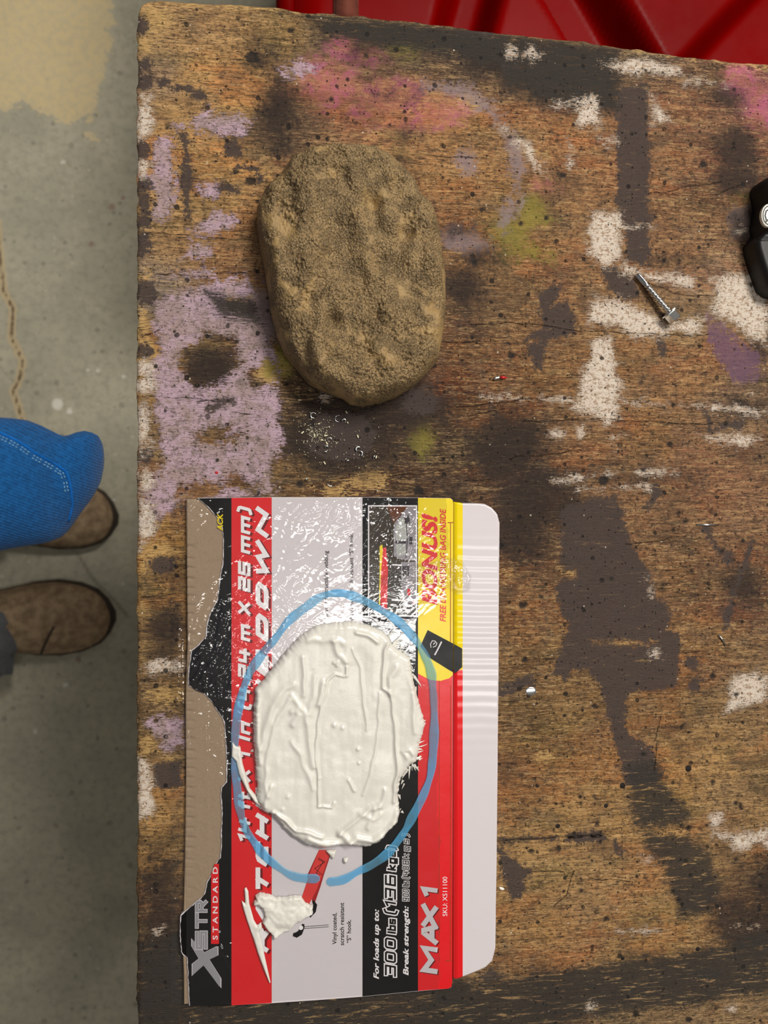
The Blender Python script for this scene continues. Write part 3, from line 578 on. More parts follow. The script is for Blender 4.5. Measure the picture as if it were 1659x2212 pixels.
# sides: drop the rim to the bench, tucked in a little like the underside of the photo's slab
def rock_obj():
    o = link('rock', me, rock_mat(), None, True)
    # rim wall
    R = PA([p[0] for p in ROCK], [p[1] for p in ROCK], TT+0.024); c = R.mean(0); n = len(R); V = []; Fc = []
    for z, k in ((TT+0.0065, 1.0), (TT+0.003, 0.985), (TT, 0.95)):
        for q in R: V.append((c[0]+(q[0]-c[0])*k, c[1]+(q[1]-c[1])*k, z))
    for j in range(2):
        for i in range(n):
            i2 = (i+1) % n; Fc.append((j*n+i, j*n+i2, (j+1)*n+i2, (j+1)*n+i))
    Fc.append(tuple(range(2*n, 3*n)))
    bm = bmesh.new(); bm.from_mesh(o.data); m2 = mesh('rim', V, Fc); bm.from_mesh(m2); bpy.data.meshes.remove(m2); bm.to_mesh(o.data); bm.free()
    o.data.polygons.foreach_set('use_smooth', [True]*len(o.data.polygons))
    tag(o, 'flat oval brown rock with a rough lumpy granular surface, lying on the bench', 'rock')
rock_obj()

# ------------------------------------------------------------------ flattened cardboard package
ZP = TT+0.0042                       # top of the printed panel
ZF = TT+0.0034                       # top of the side flap
BOX = empty('cardboard_package', P(740, 1620), 'flattened torn cardboard package printed red, black and yellow, under clear film', 'package')
def board_mat(name, rgb, rough, var=0.08):
    t = NT(name); v = t.coord((1000, 1000, 1000)); n = t.noise(v, 1.2, 5, 0.7); n2 = t.noise(v, 0.05, 3)
    c = lin(*rgb); d = tuple(q*(1-var) for q in c[:3])+(1,)
    t.set(Base_Color=t.mix(n, d, c), Roughness=t.rng(n2, 0.3, 0.7, rough-0.05, rough+0.05)); t.bump(t.math('ADD', n2, t.math('MULTIPLY', n, 0.05)), 0.12, 0.002)
    return t.m
M_WHITE = board_mat('coated_white_board', (218, 211, 214), 0.26, 0.03)
M_RED = board_mat('red_ink', (226, 28, 34), 0.3)
M_BLACK = board_mat('black_ink', (14, 12, 12), 0.32)
M_BLACK.node_tree.nodes['Principled BSDF'].inputs['Specular IOR Level'].default_value = 0.25
M_YEL = board_mat('yellow_ink', (240, 214, 6), 0.3)
M_GREY = board_mat('grey_ink', (208, 202, 206), 0.3)
M_DRED = board_mat('dark_red_ink', (112, 10, 16), 0.3)
M_INKW = board_mat('white_ink', (240, 236, 238), 0.3, 0.02)
M_SIL = board_mat('silver_ink', (150, 150, 154), 0.3)
def brown_mat():
    t = NT('brown_liner'); v = t.coord((1000, 1000, 1000)); n = t.noise(v, 0.9, 5, 0.7); f = t.noise(t.coord((1500, 500, 1000), (0, 0, 0.9)), 1.0, 4)
    col = t.mix(n, lin(142, 120, 98), lin(172, 150, 124)); col = t.mix(t.rng(f, 0.55, 0.75, 0, 0.3), col, lin(112, 92, 72))
    t.set(Base_Color=col, Roughness=0.8); t.bump(n, 0.3, 0.0006); return t.m
M_BROWN = brown_mat()
TEAR = [(426,1076),(441,1088),(457,1104),(468,1117),(478,1135),(481,1158),(482,1190),(480,1219),(474,1252),(469,1295),(452,1328),(446,1352),(444,1375),(428,1393),(413,1406),(409,1430),(406,1455),(406,1479),(421,1491),(439,1497),(455,1514),(468,1535),(480,1552),(484,1561),(486,1590),(488,1624),(489,1660),(488,1689),(478,1702),(476,1713),(479,1762),(477,1800),(477,1829),(475,1853),(464,1867),(456,1889),(447,1905),(441,1931),(431,1943),(419,1952),(403,1965),(390,1978),(388,2000),(388,2023),(390,2040),(391,2056),(397,2064),(403,2068),(405,2100),(406,2134),(408,2173)]
def jag(pts, a, seed, step=5):
    r = random.Random(seed); out = []
    for p, q in zip(pts[:-1], pts[1:]):
        n = max(1, int(math.hypot(q[0]-p[0], q[1]-p[1])/step))
        for i in range(n): out.append((p[0]+(q[0]-p[0])*i/n+r.uniform(-a, a), p[1]+(q[1]-p[1])*i/n+r.uniform(-a, a)))
    return out+[pts[-1]]
TEARJ = jag(TEAR, 0.9, 4)
# brown inner liner showing along the torn left side, its flutes pressed into the edge
BR = [(400,1077),(470,1077),(500,1077),(500,2172),(395,2174),(394,2100),(393,2068),(392,2000),(394,1960),(395,1934),(396,1880),(397,1829),(398,1740),(399,1650),(398,1517),(402,1397),(401,1250),(400,1137)]
def liner_h(X, Y, d):
    ph = Y+(vnoise(X, Y, 60, 30, 4)-0.5)*14
    fl = np.where((X < 425), np.clip(np.sin(ph*2*np.pi/21)-0.35, 0, 1)*np.clip((424-X)/12, 0, 1)*np.clip((X-398)/6, 0, 1), 0)
    fl = fl*np.clip(np.interp(Y, [1150, 1180, 1400, 1480, 1500, 1830, 1900, 2200], [0, 1, 1, .3, 1, 1, .3, 0.2]), 0, 1)*(0.4+0.8*vnoise(X*0, Y, 9, 13, 9))
    return 0.0034*np.clip(d/3, 0, 1)**0.5-fl*0.0010+(fbm(X, Y, 14, 14, 3, 3)-0.5)*0.0003
liner = link('brown_liner', heightfield('brown_liner', BR, 2.0, liner_h, TT, ZP), M_BROWN, BOX); liner['label'] = 'bare brown cardboard with a row of pressed flute marks'
PANEL = TEARJ+[(500,2172),(587,2167),(690,2160),(783,2153),(903,2141),(968,2136),(975,2133),(977,2120),(977,2080),(978,1600),(979,1092),(978,1080),(973,1076),(903,1075),(783,1074),(587,1074),(500,1075)]
link('printed_panel', slab('printed_panel', PANEL, TT+0.0012, ZP, 0.0002, 1), M_WHITE, BOX, False)
# bands of flat print
E1 = ZP+0.00004
def ink(name, polys, m, lvl=1, parent=BOX, label=None):
    o = link(name, flat_mesh(name, polys, ZP+0.00006*lvl), m, parent, False)
    if label: o['label'] = label
    return o
TEARIN = [(x+1.5, y) for x, y in jag([(q[0]+0.6, q[1]) for q in TEAR], 0.7, 5)]
ink('black_band', [TEARIN+[(500,2171.5),(500,1075.5)]], M_BLACK, 1, label='black printed band along the torn edge')
ink('red_band', [[(500,1075.5),(587,1074.5),(587,2166.5),(500,2171.5)]], M_RED, 1, label='red printed band')
ink('black_band', [[(783,1074.5),(903,1075.5),(903,2140.5),(783,2152.5)]], M_BLACK, 1)
ink('red_band', [[(903,1440),(978,1440),(977,2120),(975,2132),(968,2135.5),(903,2140.5)]], M_RED, 1)
YB = [(903,1075.5),(973,1076.5),(978,1081),(979,1092),(978,1458),(971,1465),(951,1471),(931,1469),(918,1463),(903,1455)]
ink('yellow_band', [YB], M_YEL, 2, label='yellow printed band')
# white side flap, hinged along a crease, with corrugation waves
FLAP = [(979.5,1083),(1000,1086),(1030,1086.5),(1049,1088),(1064,1096),(1076,1110),(1081,1130),(1080,1250),(1079,1450),(1077,1650),(1075,1850),(1073,1980),(1072,2049),(1065,2077),(1050,2091),(1033,2099),(995,2114),(979,2119)]
def flap_h(X, Y, d):
    wv = np.sin(Y*2*np.pi/23.5+2.0*vnoise(X, Y, 80, 120, 2))*0.00011*np.interp(Y, [1150, 1210, 1420, 1500, 1650], [0.1, 1, 1, 0.5, 0.0])
    cre = -0.0009*np.exp(-((X-981)/4)**2)-0.00035*np.exp(-((X-972)/3)**2)
    return (0.0034*np.clip(d/2.0, 0, 1)**0.5+wv+cre+(fbm(X, Y, 60, 60, 6, 3)-0.5)*0.00015)
flap = link('side_flap', heightfield('side_flap', FLAP, 2.0, flap_h, TT, ZF), None, BOX)
flap['label'] = 'white coated side flap with rounded corners'
def flap_mat():
    """white board; its inner strip next to the crease carries the yellow and red print"""
    t = NT('flap_print'); v = t.coord(); g = t.new('ShaderNodeSeparateXYZ'); t.ln(v, g.inputs[0]); n = t.noise(t.coord((1000, 1000, 1000)), 1.2, 5)
    xe = (P(999.5, 1600, ZF)-wloc(BOX)).x; ye = (P(990, 1447, ZF)-wloc(BOX)).y
    strip = t.math('LESS_THAN', g.outputs[0], xe); up = t.math('GREATER_THAN', g.outputs[1], ye)
    col = t.mix(strip, t.mix(n, lin(212, 205, 208), lin(220, 213, 216)), t.mix(up, lin(226, 28, 34), lin(240, 214, 6)))
    t.set(Base_Color=col, Roughness=0.2); return t.m
flap.data.materials.append(flap_mat())
ink('tab_slot', [[(967,1128),(979,1128),(979,1130),(967,1130)], ribbon([(973,1130),(973,1420)], 1.6)[0], ribbon([(973.5,1480),(973,2076)], 1.4)[0], ribbon([(949,1470),(949,2076)], 1.0)[0], [(962,2074),(975,2074),(975,2076),(962,2076)]], simple('crease_print', (168, 60, 12), 0.5), 3)
# lettering: a small squared stroke alphabet (unit box) and Blender's own font
G = {
'A': (1.0, [[(0,0),(.45,1),(.62,1),(.9,0)],[(.2,.3),(.8,.3)]]), 'C': (.85, [[(.85,1),(.15,1),(0,.85),(0,.15),(.15,0),(.85,0)]]), 'D': (.9, [[(0,0),(0,1),(.75,1),(.9,.8),(.9,.2),(.75,0),(0,0)]]),
'E': (.8, [[(.8,1),(0,1),(0,0),(.8,0)],[(0,.5),(.75,.5)]]), 'H': (.9, [[(0,0),(0,1)],[(.9,0),(.9,1)],[(0,.5),(.9,.5)]]), 'I': (.0, [[(0,0),(0,1)]]), 'N': (1.0, [[(0,0),(0,1),(1,0),(1,1)]]),
'O': (.9, [[(.12,0),(0,.15),(0,.85),(.12,1),(.78,1),(.9,.85),(.9,.15),(.78,0),(.12,0)]]), 'R': (.9, [[(0,0),(0,1),(.78,1),(.9,.86),(.9,.6),(.78,.47),(0,.47)],[(.45,.47),(.9,0)]]), 'T': (.9, [[(0,1),(.95,1)],[(.45,1),(.45,0)]]),
'W': (1.4, [[(0,1),(.3,0),(.7,.95),(1.05,0),(1.4,1)]]), 'X': (1.0, [[(0,0),(1,1)],[(0,1),(1,0)]]), 'M': (1.3, [[(0,0),(0,1),(.65,.35),(1.3,1),(1.3,0)]]), 'S': (.85, [[(0,0),(.85,0),(.85,.5),(0,.5),(0,1),(.85,1)]]),
'U': (.9, [[(0,1),(0,0),(.9,0),(.9,1)]]), 'L': (.75, [[(0,1),(0,0),(.75,0)]]), 'B': (.9, [[(0,0),(0,1),(.75,1),(.85,.85),(.85,.6),(.75,.52),(0,.52)],[(.75,.52),(.9,.42),(.9,.12),(.78,0),(0,0)]]),
'P': (.85, [[(0,0),(0,1),(.85,1),(.85,.45),(0,.45)]]), 'K': (.85, [[(0,0),(0,1)],[(0,.5),(.8,1)],[(.1,.5),(.85,0)]]),
'1': (.3, [[(0,.8),(.3,1),(.3,0)]]), '2': (.85, [[(0,1),(.85,1),(.85,.5),(0,.5),(0,0),(.85,0)]]), '3': (.85, [[(0,1),(.85,1),(.85,0),(0,0)],[(.2,.52),(.85,.52)]]), '4': (.85, [[(0,1),(0,.4),(.95,.4)],[(.68,.9),(.68,0)]]),
'5': (.85, [[(.85,1),(0,1),(0,.52),(.85,.52),(.85,0),(0,0)]]), '6': (.85, [[(.8,1),(0,1),(0,0),(.85,0),(.85,.52),(0,.52)]]), '8': (.85, [[(0,0),(0,1),(.85,1),(.85,0),(0,0)],[(0,.52),(.85,.52)]]),
'9': (.85, [[(.05,0),(.85,0),(.85,1),(0,1),(0,.46),(.85,.46)]]), '0': (.85, [[(.1,0),(0,.12),(0,.88),(.1,1),(.75,1),(.85,.88),(.85,.12),(.75,0),(.1,0)]]),
'(': (.28, [[(.28,1.15),(.05,1.05),(0,.9),(0,.05),(.05,-.1),(.28,-.2)]]), ')': (.28, [[(0,1.15),(.23,1.05),(.28,.9),(.28,.05),(.23,-.1),(0,-.2)]]), '.': (.1, [[(0,0),(.12,0)]]), ':': (.1, [[(0,.1),(.1,.1)],[(0,.6),(.1,.6)]]),
'f': (.5, [[(.5,1),(.25,1),(.15,.9),(.15,0)],[(0,.66),(.45,.66)]]), 't': (.5, [[(.15,1),(.15,0),(.5,0)],[(0,.66),(.5,.66)]]), 'i': (.0, [[(0,0),(0,.68)],[(0,.9),(0,1)]]), 'n': (.65, [[(0,0),(0,.68),(.65,.68),(.65,0)]]),
'm': (1.1, [[(0,0),(0,.68),(1.1,.68),(1.1,0)],[(.55,.68),(.55,0)]]), 'l': (.0, [[(0,0),(0,1)]]), 'b': (.65, [[(0,1),(0,0),(.65,0),(.65,.66),(0,.66)]]), 's': (.6, [[(0,0),(.6,0),(.6,.34),(0,.34),(0,.68),(.6,.68)]]),
'k': (.6, [[(0,0),(0,1)],[(0,.32),(.58,.68)],[(.1,.34),(.62,0)]]), 'g': (.65, [[(.65,0),(0,0),(0,.66),(.65,.66),(.65,-.28),(.05,-.28)]])}
def strokes(text, y0, y1, xb, h, thick, shear=0.22, dx=0.0, dy=0.0, gap=0.34):
    """squared lettering read upwards along the photo's height, from y0 (start) to y1, letters standing on x = xb and h tall"""
    adv = []; u = 0.0
    for ch in text:
        if ch == ' ': u += 0.55; continue
        wd, st = G[ch]; adv.append((u, st)); u += wd+gap
    L = u-gap+shear; sc = (y0-y1-thick)/L; polys = []
    for u0, st in adv:
        for s in st:
            pts = [(xb+dx-v*(h-thick)-thick/2, y0+dy-thick/2-(u0+uu+shear*v)*sc) for uu, v in s]
            if len(pts) >= 2:
                # square ends
                (ax, ay), (bx, by) = pts[0], pts[1]; k = thick*0.42/max(1e-6, math.hypot(bx-ax, by-ay)); 
                closed = pts[0] == pts[-1]
                if not closed:
                    pts[0] = (ax-(bx-ax)*k, ay-(by-ay)*k)
                    (ax, ay), (bx, by) = pts[-1], pts[-2]; k = thick*0.42/max(1e-6, math.hypot(bx-ax, by-ay)); pts[-1] = (ax-(bx-ax)*k, ay-(by-ay)*k)
                else: pts = pts+[pts[1]]
                polys += ribbon(pts, thick)
    return polys
def font_text(name, text, y0, y1, xb, h, m, lvl, shear=0.0, bold=0.0, capfrac=0.73, parent=BOX):
    cu = bpy.data.curves.new(name, 'FONT'); cu.body = text; cu.size = 1.0; cu.offset = bold; cu.resolution_u = 3
    o = bpy.data.objects.new(name, cu); COL.objects.link(o); bpy.context.view_layer.update()
    me = bpy.data.meshes.new_from_object(o.evaluated_get(bpy.context.evaluated_depsgraph_get())); bpy.data.objects.remove(o); bpy.data.curves.remove(cu)
    n = len(me.vertices); co = np.empty(n*3, np.float32); me.vertices.foreach_get('co', co); co = co.reshape(-1, 3)
    u = co[:, 0]+shear*co[:, 1]; u0, u1 = u.min(), u.max()
    py = y0-(u-u0)/(u1-u0)*(y0-y1); px = xb-co[:, 1]/capfrac*h
    Wd = PA(px, py, ZP+0.00006*lvl); me.vertices.foreach_set('co', Wd.astype(np.float32).ravel()); me.name = name
    return link(name, me, m, parent, False)
# red band, two lines of squared italics with dark shadows
L1 = [('14',1821,1765),('ft',1750,1708),('X',1690,1660),('1',1640,1622),('in',1601,1556),('(4.24',1534,1400),('m',1386,1346),('X',1329,1298),('25',1279,1211),('mm)',1197,1092)]
L2 = [('RATCHET',2057,1640),('TIE',1560,1402),('DOWN',1386,1094)]
for nm, m, ox, oy, lv in (('lettering_shadow', M_DRED, 5, 3, 2), ('lettering', M_INKW, 0, 0, 3)):
    pl = []
    for s, a, b in L1: pl += strokes(s, a, b, 541, 27, 7.0, 0.2, ox, oy, 0.46)
    for s, a, b in L2: pl += strokes(s, a, b, 580, 28, 10.2, 0.28, ox, oy, 0.6)
    ink(nm, pl, m, lv)
# black band, outlined weights
pl = []; pb = []
for s, a, b in (('300',2113,2022),('lbs',2020,1981),('(136',1979,1886),('kgs)',1884,1824)):
    hh = 29 if s[-1] in '0(6' else 24
    pl += strokes(s, a, b, 858, hh, 9.4, 0.15, gap=0.44); pb += strokes(s, a-2.6, b+2.6, 855.4, hh-5.2, 4.0, 0.15, gap=0.44)
for s, a, b in (('900',1948,1919),('lbs',1917,1902),('(408',1900,1857),('kgs)',1856,1799)):
    pl += strokes(s, a, b, 884.5, 16, 4.4, 0.15, gap=0.62); pb += strokes(s, a-1.3, b+1.3, 883.3, 13.4, 1.8, 0.15, gap=0.62)
ink('lettering', pl, M_INKW, 3); ink('lettering', pb, M_BLACK, 5)
font_text('lettering', 'For loads up to:', 2115, 1964, 818, 11.5, M_INKW, 3, 0.25, 0.03)
font_text('lettering', 'Break strength:', 2107, 1957, 882, 11.5, M_INKW, 3, 0.25, 0.03)
pl = strokes('MA', 2104, 1990, 946, 36, 11, 0.1, gap=.45)+strokes('X', 2008, 1951, 946, 36, 11, 0.15)+strokes('1', 1939, 1915, 946, 36, 10, 0.1)
ink('lettering', [[(x+2.5, y+2) for x, y in q] for q in pl], M_DRED, 3); ink('lettering', pl, M_GREY, 4)
font_text('lettering', 'SKU: XS11100', 1979, 1894, 966, 10.5, M_INKW, 4, 0, 0)
font_text('lettering', 'Vinyl coated,', 2040, 1972, 727, 9.5, M_BLACK, 2, 0, 0.012)
font_text('lettering', 'scratch resistant', 2042, 1950, 743, 9.5, M_BLACK, 2, 0, 0.012)
font_text('lettering', '“S” hook.', 2037, 1987, 758, 9.5, M_BLACK, 2, 0, 0.012)
font_text('lettering', 'sorptive indestructible webbing', 1352, 1190, 708.5, 9, M_BLACK, 2, 0, 0.012)
font_text('lettering', 'yl coated, scratch resistant “S” hook.', 1342, 1152, 763, 9, M_BLACK, 2, 0, 0.012)
font_text('lettering', 'BONUS!', 1307, 1109, 943, 32, M_RED, 4, 0.25, 0.045)
font_text('lettering', 'FREE DRAWSTRING BAG INSIDE', 1343, 1099, 963, 13, M_RED, 4, 0.22, 0.02)
# lower left: silver X, outlined letters, red strip
ink('red_strip', [[(464,1866),(473,1866),(473,2039),(456,2039),(456,1890)]], M_RED, 2, label='red strip with spaced white letters')
font_text('lettering', 'S T A N D A R D', 2030, 1873, 470, 11, M_INKW, 4, 0, 0.015)
XQ = [[(416,2107),(416,2082),(430,2071),(415,2045),(415,2029),(442,2058),(465,2046),(470,2046),(470,2064),(452,2073),(476,2112),(476,2132),(470,2126),(440,2085)]]
ink('emblem', [[((x-443)*1.07+443, (y-2078)*1.05+2078) for x, y in XQ[0]]], M_GREY, 2); ink('emblem', XQ, M_SIL, 3)
pl = strokes('S', 2052, 2010, 449, 28, 8.5, 0)+strokes('T', 2007, 1972, 449, 28, 8.5, 0)+strokes('R', 1972, 1944, 449, 28, 8.5, 0)
ink('lettering', pl, M_GREY, 3); ink('lettering', strokes('S', 2050.5, 2011.5, 447.5, 25, 5.5, 0)+strokes('T', 2005.5, 1973.5, 447.5, 25, 5.5, 0)+strokes('R', 1970.5, 1945.5, 447.5, 25, 5.5, 0), M_SIL, 4)
font_text('lettering', 'ACK', 1147, 1109, 481, 12, M_YEL, 3, 0.2, 0.03)
# drawstring bag picture on the yellow band
ink('bag_picture', [[(924,1361),(978.5,1390),(978.5,1452),(968,1446),(925,1419),(908,1396)]], M_BLACK, 5)
o = link('bag_picture', flat_mesh('bag_picture', [[(980,1391),(998.5,1401),(998.5,1441),(984,1454),(980,1452)]], ZF+0.00045), M_BLACK, BOX, False)
ink('emblem', ribbon([(931,1399),(930,1391),(934,1384),(940,1385),(944,1390),(941,1396),(935,1398)], 1.6)+ribbon([(936,1392),(940,1388)], 2)+ribbon([(939,1415),(946,1402),(954,1386)], 3.2), M_GREY, 6)
# framed photograph of a loaded pickup (print)
M_PBG = board_mat('print_dusk', (62, 50, 34), 0.25, 0.5); M_PSKY = board_mat('print_rust', (104, 58, 30), 0.25, 0.3); M_PTR = board_mat('print_truck', (150, 144, 150), 0.25, 0.12)
M_PDK = board_mat('print_dark', (58, 52, 58), 0.25, 0.2); M_PGL = board_mat('print_glass', (178, 180, 176), 0.2, 0.1)
ink('picture', [[(795,1091.5),(901,1091.5),(901,1332),(795,1332)]], M_INKW, 2); ink('picture', [[(797.6,1094.2),(898.4,1094.2),(898.4,1329.4),(797.6,1329.4)]], M_PBG, 3)
ink('picture', [[(835,1094.2),(880,1094.2),(862,1120),(850,1130)]], M_PSKY, 4)
ink('picture', [[(898,1094.5),(880,1094.5),(866,1112),(852,1130),(850,1150),(851,1200),(860,1207),(898,1212)], [(866,1214),(898,1214),(898,1305),(876,1302),(868,1290)]], M_PTR, 4)
ink('picture', [[(880,1115),(862,1124),(854,1138),(854,1166),(877,1168),(880,1150),(884,1140)], [(854,1176),(876,1176),(877,1198),(858,1202)]], M_PGL, 5)
ink('picture', [[(873,1118),(884,1116),(886,1130),(874,1132)], [(884,1160),(891,1160),(891,1176),(884,1176)], [(869,1222),(884,1222),(884,1246),(869,1246)]]+ribbon([(882,1112),(878,1135),(880,1165),(877,1205)], 2.0)+ribbon([(854,1171),(878,1172)], 5), M_PDK, 6)
ink('picture', [[(824,1185),(834,1182),(838,1230),(836,1318),(823,1318),(822,1240)], [(892,1296),(898,1296),(898,1304),(892,1304)], [(880,1272),(886,1272),(886,1286),(880,1286)]], M_RED, 5)
ink('picture', [[(820,1180),(826,1176),(827,1190),(823,1240),(821,1308),(818.5,1308),(820,1240)]], M_YEL, 6)
ink('picture', ribbon([(847,1220),(868,1221)], 3)+ribbon([(846,1296),(872,1297),(871,1280)], 3.5)+ribbon([(800,1288),(822,1280)], 2.2), M_INKW, 6)
# webbing strap, hook and leader lines (print)
M_WEB = board_mat('print_webbing', (222, 60, 56), 0.3, 0.1); M_WEBD = board_mat('print_webbing_shade', (168, 28, 30), 0.3, 0.1)
ink('strap_picture', [[(689,1836),(717,1836),(709,1862),(700,1889),(692,1916),(681,1948),(675,1952),(672,1930),(664,1890)]], M_WEBD, 2)
ink('strap_picture', [[(689,1836),(716,1836),(706,1862),(697,1889),(684,1922),(667,1955),(658,1953),(652,1938),(668,1890)]], M_WEB, 3)
ink('strap_picture', ribbon([(688,1853),(702,1862),(680,1876),(697,1890),(683,1886),(698,1862),(687,1856)], 1.2), M_BLACK, 4)
ink('hook_picture', ribbon([(655,1996),(654,2003),(648,2015),(640,2020),(633,2019)], [5,8,11,11,7])+ribbon([(676,1945),(681,1955),(678,1968),(668,1980)], [4,8,9,7]), M_BLACK, 2)
ink('hook_picture', [[(650+5*math.cos(a*.52), 2004+5*math.sin(a*.52)) for a in range(12)]], M_INKW, 4); ink('hook_picture', ribbon([(656,2002),(710,1998)], 1.0)+ribbon([(656,2006),(710,2002)], 1.0), M_BLACK, 3)
ink('hook_picture', ribbon([(862,1372),(872,1376),(873,1390),(866,1398)], 3.0)+ribbon([(856,1362),(872,1360),(884,1378),(884,1396),(874,1412)], 1.6), M_INKW, 3)

# ---- marker line drawn round the paste: translucent blue ink on the film
ZM = ZP+0.0010
def marker():
    a = [(691,1898),(655,1897),(626,1889),(593,1867),(570,1846),(553,1824),(531,1791),(519,1751),(513,1706),(507,1651),(508,1595),(513,1544),(524,1495),(535,1463),(546,1442),(572,1406),(598,1375),(626,1339),(663,1310),(695,1288),(730,1281),(757,1286),(786,1297),(819,1315),(855,1338),(882,1364),(904,1391),(919,1418),(931,1450),(935,1482),(938,1526),(938,1580),(935,1634),(929,1678),(913,1721),(892,1762),(877,1791),(861,1815),(838,1843),(805,1867),(772,1884),(740,1901),(706,1906)]
    # smooth the hand-drawn line (Catmull-Rom)
    A = [Vector(p) for p in a]; A = [A[0]*2-A[1]]+A+[A[-1]*2-A[-2]]; out = []
    for i in range(1, len(A)-2):
        for k in range(5):
            t = k/5; p0, p1, p2, p3 = A[i-1:i+3]
            out.append(0.5*((2*p1)+(p2-p0)*t+(2*p0-5*p1+4*p2-p3)*t*t+(3*p1-p0-3*p2+p3)*t**3))
    out.append(A[-2]); n = len(out); wv = [17.5+2.5*math.sin(i*0.37)+1.5*math.sin(i*0.9) for i in range(n)]
    wv[0] = wv[-1] = 8; V = []; Fc = []
    for i, p in enumerate(out):
        t = (out[min(i+1, n-1)]-out[max(i-1, 0)]).normalized(); nn = Vector((-t.y, t.x))
        for k, (s, z) in enumerate(((-.5, 0), (-.42, 1.6e-4), (-.2, 1.2e-4), (.2, 1.2e-4), (.42, 1.6e-4), (.5, 0))):
            q = p+nn*wv[i]*s; V.append(P(q.x, q.y, ZM+z))
    for i in range(n-1):
        for k in range(5): Fc.append((i*6+k, (i+1)*6+k, (i+1)*6+k+1, i*6+k+1))
    t = NT('blue_marker_ink'); nz = t.noise(t.coord((1000, 1000, 1000)), 0.05, 3)
    t.set(Base_Color=t.mix(t.rng(nz, 0.35, 0.65), lin(120, 178, 206), lin(96, 184, 236)), Roughness=0.25)
    tr = t.new('ShaderNodeBsdfTransparent'); tr.inputs[0].default_value = (0.66, 0.86, 1.0, 1); mx = t.new('ShaderNodeMixShader'); t.put(mx.inputs[0], t.rng(nz, 0.3, 0.7, 0.34, 0.52))
    t.ln(tr.outputs[0], mx.inputs[1]); t.ln(t.b.outputs[0], mx.inputs[2]); t.ln(mx.outputs[0], t.out.inputs[0])
    o = link('marker_ring', mesh('marker_ring', V, Fc), t.m, BOX); o['label'] = 'translucent blue hand-drawn ring'
marker()
